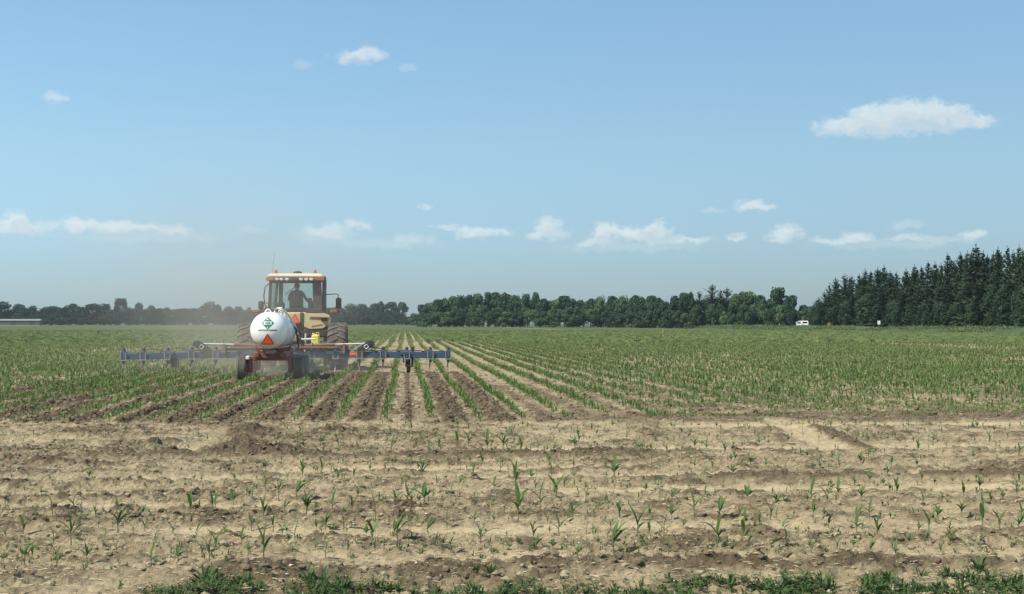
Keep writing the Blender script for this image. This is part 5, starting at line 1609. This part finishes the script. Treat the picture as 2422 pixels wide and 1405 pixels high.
# raised rear frame between the folding cylinders
put(B, 'rack', MB().box((0, .18, BZ + .31), (4.1, .07, .07)).box((0, -.25, BZ + .25), (3.4, .06, .06)).box((-1.9, 0, BZ + .2), (.07, .4, .3)).box((1.9, 0, BZ + .2), (.07, .4, .3)), M['rust'])
put(B, 'hitch_mast', MB().prism([(-.45, 0), (.45, 0), (.12, .62), (-.12, .62)], .08, 'xz', (.0, .10, BZ + .05)), M['blue'])
put(B, 'manifold', MB().box((.28, -.2, BZ + .52), (.34, .18, .2), bev=.03).lathe([(0, .10), (.22, .10)], 'z', (-.05, -.2, BZ + .42), 12), M['steel'])
put(B, 'fitting', MB().tube([(.55, -.3, BZ + .50), (1.0, -.3, BZ + .50)], .03, 7), M['white2'], True)
put(B, 'lamp_stalk', MB().tube([(-1.95, 0, BZ + .1), (-1.95, 0, BZ + .48), (-1.86, 0, BZ + .50)], .018, 6), M['dark'], True)
random.seed(9)
for a, b2, s_ in [(-5.1, -4.5, .0), (-4.6, -3.8, .14), (-3.7, -3.0, .16), (-3.0, -2.2, .05), (-4.55, -3.9, -.16), (-2.1, -1.1, .12), (-.9, .1, .15), (.8, 1.9, -.2), (1.0, 1.9, .15), (2.0, 3.0, .05), (2.9, 3.8, .04), (3.6, 4.5, .05), (4.4, 5.2, .03), (-.4, 1.4, .28), (2.4, 3.3, .14)]:
    n_ = 9
    pts_ = []
    for i in range(n_):
        t = i / (n_ - 1)
        pts_.append((a + (b2 - a) * t, -.06 + .03 * math.sin(t * 5), bar_z(a + (b2 - a) * t) + .10 + s_ * math.sin(PI * t) + .015 * math.sin(t * 9)))
    put(B, 'supply_hose', MB().tube(pts_, .016, 6), M['dark'], True)
for i in range(6):      # hoses over the middle
    x0 = -.9 + i * .36
    put(B, 'supply_hose', MB().tube([(.28, -.2, BZ + .55), ((.28 + x0) / 2, -.28, BZ + .70 - .03 * i), (x0, -.2, BZ + .38), (x0 + .05, -.1, BZ + .10)], .015, 6), M['dark'], True)
put(B, 'tow_hitch', MB().box((0, -.5, BZ - .08), (.16, .8, .1), bev=.02), M['blue'])

# ------------------------------------------------------------------ nurse tank wagon
NY, NR, NZ = 39.80, .505, 1.42
NX = -3.71
N_ = empty('tank_wagon', (NX, NY, 0))
tag(N_, 'white ammonia tank on a red four wheeled wagon trailing the toolbar', 'tank wagon')
LT, HD = 3.30, .40
prof = [(-HD, .001)] + [(-HD * math.cos(R(a)), NR * math.sin(R(a))) for a in (8, 16, 26, 36, 46, 56, 66, 76, 84)] + [(0, NR), (.03, NR + .004), (.06, NR), (LT * .5, NR), (LT * .5 + .02, NR + .004), (LT * .5 + .04, NR), (LT - .04, NR), (LT, NR)] + [(LT + HD * math.cos(R(a)), NR * math.sin(R(a))) for a in (76, 60, 44, 28, 12)] + [(LT + HD, .001)]
tk = put(N_, 'tank', MB().lathe(prof, 'y', n=56), M['white'], True, (0, 0, NZ))
def on_dome(o_or_me, lift):
    """lay a flat decal drawn in xz round the tank centre onto the curved end"""
    me_ = o_or_me
    for v in me_.vertices:
        x, y, z = v.co
        q = min(.985, math.sqrt(x * x + z * z) / NR)
        v.co = (x, -HD * math.sqrt(1 - q * q) - lift + y * .3, z)
def decal_mesh(poly, mat, name, lift, sub=5):
    import bmesh
    me_ = MB().prism(poly, .004, 'xz').mesh(name, mat)
    bm = bmesh.new(); bm.from_mesh(me_)
    bmesh.ops.triangulate(bm, faces=bm.faces)
    bmesh.ops.subdivide_edges(bm, edges=bm.edges, cuts=3, use_grid_fill=True)
    bm.to_mesh(me_); bm.free()
    on_dome(me_, lift)
    return me_
def sh(poly, dx, dz): return [(x + dx, z + dz) for x, z in poly]
dz_ = .20
pl = link_mesh('placard', decal_mesh(sh([(0, -.175), (.175, 0), (0, .175), (-.175, 0)], 0, dz_), M['green'], 'placard', .006), tk)
q = .155
b_me = decal_mesh(sh([(-.105, -.042), (.105, -.042), (.105, .042), (-.105, .042)], 0, dz_), M['placw'], 'number_panel', .011)
link_mesh('number_panel', b_me, pl)
def dome_text(body, size, z, mat, lift, name, squash=1.0, bold=.004):
    me_ = text_mesh(body, size, name, mat, squash, bold)
    for v in me_.vertices: v.co.z += z
    on_dome(me_, lift)
    return me_
link_mesh('number_text', dome_text('1005', .085, dz_, M['ink'], .016, 'number_text', 1.0, .003), pl)
link_mesh('class_number', dome_text('2', .045, dz_ - .125, M['placw'], .012, 'class_number'), pl)
link_mesh('gas_symbol', decal_mesh(sh([(-.03, 0), (.03, .012), (.03, .024), (-.03, .03)], 0, dz_ + .085), M['placw'], 'gas_symbol', .011), pl)
link_mesh('tank_lettering', dome_text('ANHYDROUS AMMONIA', .058, .0, M['ink'], .001, 'tank_lettering', .80, .0035), tk)
smv = slow_sign(N_, .37, .33, (0, -HD - .03, NZ - .385))
# tip the triangle to lie near the dome
smv.rotation_euler = (R(20), 0, 0)
smv.location = (0, -HD * .93 + .085 - .05, NZ - .385)
smv.location = (0, -.305, NZ - .385)
# valves, hand rail hoops and hoses on top
vg = put(tk, 'valve_guard', MB(), M['white2']) if False else None
for (x0, x1, y_, h_) in ((-.20, -.02, .85, .10), (.02, .34, 1.4, .16), (.08, .44, 1.75, .15)):
    zt = NR
    pts_ = [(x0 + (x1 - x0) * i / 10, y_, math.sqrt(max(.01, NR * NR - (x0 + (x1 - x0) * i / 10) ** 2)) - .01 + h_ * math.sin(PI * i / 10) ** .7) for i in range(11)]
    put(tk, 'valve_hoop', MB().tube(pts_, .022, 7), M['white2'], True)
put(tk, 'valve', MB().lathe([(0, .05), (.07, .05), (.08, .09), (.11, .09), (.12, .03), (.16, .03)], 'z', n=12), M['steel'], True, (.10, 1.2, NR - .01))
put(tk, 'valve', MB().lathe([(0, .035), (.07, .035), (.08, .06), (.10, .06)], 'z', n=12), M['roofc'], True, (.26, 1.1, NR - .07))
put(tk, 'valve', MB().lathe([(0, .035), (.06, .035), (.07, .05), (.09, .05)], 'z', n=12), M['steel'], True, (-.08, 1.0, NR - .01))
put(tk, 'fill_hose', MB().tube([(.10, 1.2, NR + .10), (.25, 1.1, NR + .12), (.42, 1.3, NR - .08), (.50, 1.8, NR - .30)], .026, 8), M['white2'], True)
put(tk, 'weld_band', MB().lathe([(0, NR + .002), (.0, NR + .012), (.05, NR + .012), (.05, NR + .002)], 'y', (0, 2.9, 0), 48), M['steel'], True)
# running gear
fr_ = put(N_, 'frame', MB().box((-.33, LT / 2, .74), (.10, LT * .95, .13), bev=.015).box((.33, LT / 2, .74), (.10, LT * .95, .13), bev=.015).box((0, .35, .72), (.9, .12, .14), bev=.015).box((0, LT - .6, .72), (.9, .12, .14), bev=.015), M['red'])
for y_ in (.45, LT - .7):
    put(N_, 'saddle', MB().prism([(-.36, -.02), (.36, -.02), (.42, .16)] + [(.46 * math.cos(R(a)) * 1.0, .64 - .545 * math.sin(R(a)) * 1.02) for a in (50, 70, 90, 110, 130)][0:0] + [(.30, .12), (0, .08), (-.30, .12), (-.42, .16)], .10, 'xz', (0, y_, .80)), M['red'])
for y_, nm in ((.50, 'rear'), (2.75, 'front')):
    ax = put(N_, 'axle', MB().box((0, y_, .64), (1.30, .13, .12), bev=.02), M['red'])
    for sgn in (-1, 1):
        put(ax, 'axle_leg', MB().box((sgn * .555, y_, .46), (.13, .16, .42), bev=.03).box((sgn * .60, y_, .33), (.16, .12, .12), bev=.02), M['red'])
        wheel(N_, 'wagon_wheel', .345, .27, (sgn * .775, y_, .335), .5, M['red'] if 0 else M['white2'], ribs=5, n=34)
put(N_, 'tongue', MB().tube([(-.2, 3.2, .6), (0, 4.9, .52), (0, 6.3, .50)], .05, 7).tube([(.2, 3.2, .6), (0, 4.9, .52)], .05, 7), M['red'], True)
put(N_, 'transfer_hose', MB().tube([(.30, 1.8, NR + NZ - .1), (.55, 2.6, NZ), (.5, 4.2, .9), (.25, 5.6, .75), (.2, 6.8, .9)], .026, 8), M['dark'], True)
put(N_, 'valve_cluster', MB().box((0, .2, .83), (.26, .2, .12), bev=.02).tube([(-.15, .1, .78), (-.2, -.02, .86), (-.08, .0, .9)], .016, 6).tube([(.12, .1, .78), (.22, -.02, .82), (.14, 0, .88)], .016, 6), M['steel'])
put(N_, 'mud_guard', MB().box((-.60, .42, .66), (.10, .4, .10), bev=.02), M['white2'])

# ------------------------------------------------------------------ air: thin haze over the land, dust thrown up by the machine
def volume_mat(name, dens, col, aniso=.3):
    m_ = bpy.data.materials.new(name); m_.use_nodes = True
    nt_ = m_.node_tree; nt_.nodes.remove(nt_.nodes['Principled BSDF'])
    v_ = nt_.nodes.new('ShaderNodeVolumePrincipled')
    v_.inputs['Color'].default_value = (*col, 1); v_.inputs['Density'].default_value = dens; v_.inputs['Anisotropy'].default_value = aniso
    nt_.links.new(v_.outputs[0], nt_.nodes['Material Output'].inputs['Volume'])
    return m_, nt_, v_
hm, _, _ = volume_mat('haze_air', .00008, (.74, .90, 1.0), .2)
hz = MB().box((0, 1650, 14.7), (7300, 4000, 32.1)).obj('haze', hm)
tag(hz, 'thin bluish summer haze over the whole farmland', 'haze', kind='stuff')

dm, nt, pv = volume_mat('soil_dust', .1, (.90, .83, .70), .3)
tcn = nt.nodes.new('ShaderNodeTexCoord')
sepn = nt.nodes.new('ShaderNodeSeparateXYZ'); nt.links.new(tcn.outputs['Object'], sepn.inputs[0])
nz = nt.nodes.new('ShaderNodeTexNoise'); nz.inputs['Scale'].default_value = .55; nz.inputs['Detail'].default_value = 4; nz.inputs['Roughness'].default_value = .6
nt.links.new(tcn.outputs['Object'], nz.inputs['Vector'])
def dmth(op, a, b_=None, c=None):
    n = nt.nodes.new('ShaderNodeMath'); n.operation = op
    for i, v_ in enumerate((a, b_, c)):
        if v_ is None: continue
        if isinstance(v_, (int, float)): n.inputs[i].default_value = v_
        else: nt.links.new(v_, n.inputs[i])
    return n.outputs[0]
def puff(c, r, amp):
    s_ = None
    for i in range(3):
        q = dmth('MULTIPLY', dmth('SUBTRACT', sepn.outputs[i], c[i]), 1 / r[i]); q = dmth('MULTIPLY', q, q)
        s_ = q if s_ is None else dmth('ADD', s_, q)
    return dmth('MULTIPLY', dmth('EXPONENT', dmth('MULTIPLY', s_, -1)), amp)
tot = puff((-5.6, 45.5, .5), (1.5, 3.5, 1.0), .07)
for c, r, a in [((-6.2, 47, 1.6), (2.2, 3.5, 1.6), .045), ((-7.0, 43, .4), (2.2, 2.5, .5), .03), ((-5.6, 48, 2.8), (3.6, 4.0, 2.2), .045), ((-6.5, 49, 4.6), (3.2, 3.5, 2.0), .03), ((-3.7, 42.5, .35), (.9, 2.0, .45), .32), ((-3.0, 41, .3), (.5, 1.2, .4), .35), ((-4.6, 51, 3.0), (3.2, 4, 2.6), .018), ((-2.2, 44.5, .3), (1.2, 1.5, .4), .10)]:
    tot = dmth('ADD', tot, puff(c, r, a))
dn = dmth('MULTIPLY', tot, dmth('MAXIMUM', dmth('MULTIPLY', dmth('SUBTRACT', nz.outputs[0], .30), 3.2), 0.05))
nt.links.new(dn, pv.inputs['Density'])
db = MB().box((-6.0, 47.0, 4.35), (14.0, 16, 8.5))
du = db.obj('dust', dm)
tag(du, 'brown dust drifting up around the tank wagon and tractor wheels', 'dust', kind='stuff')
cy.volume_step_rate = 1.0
cy.volume_max_steps = 128
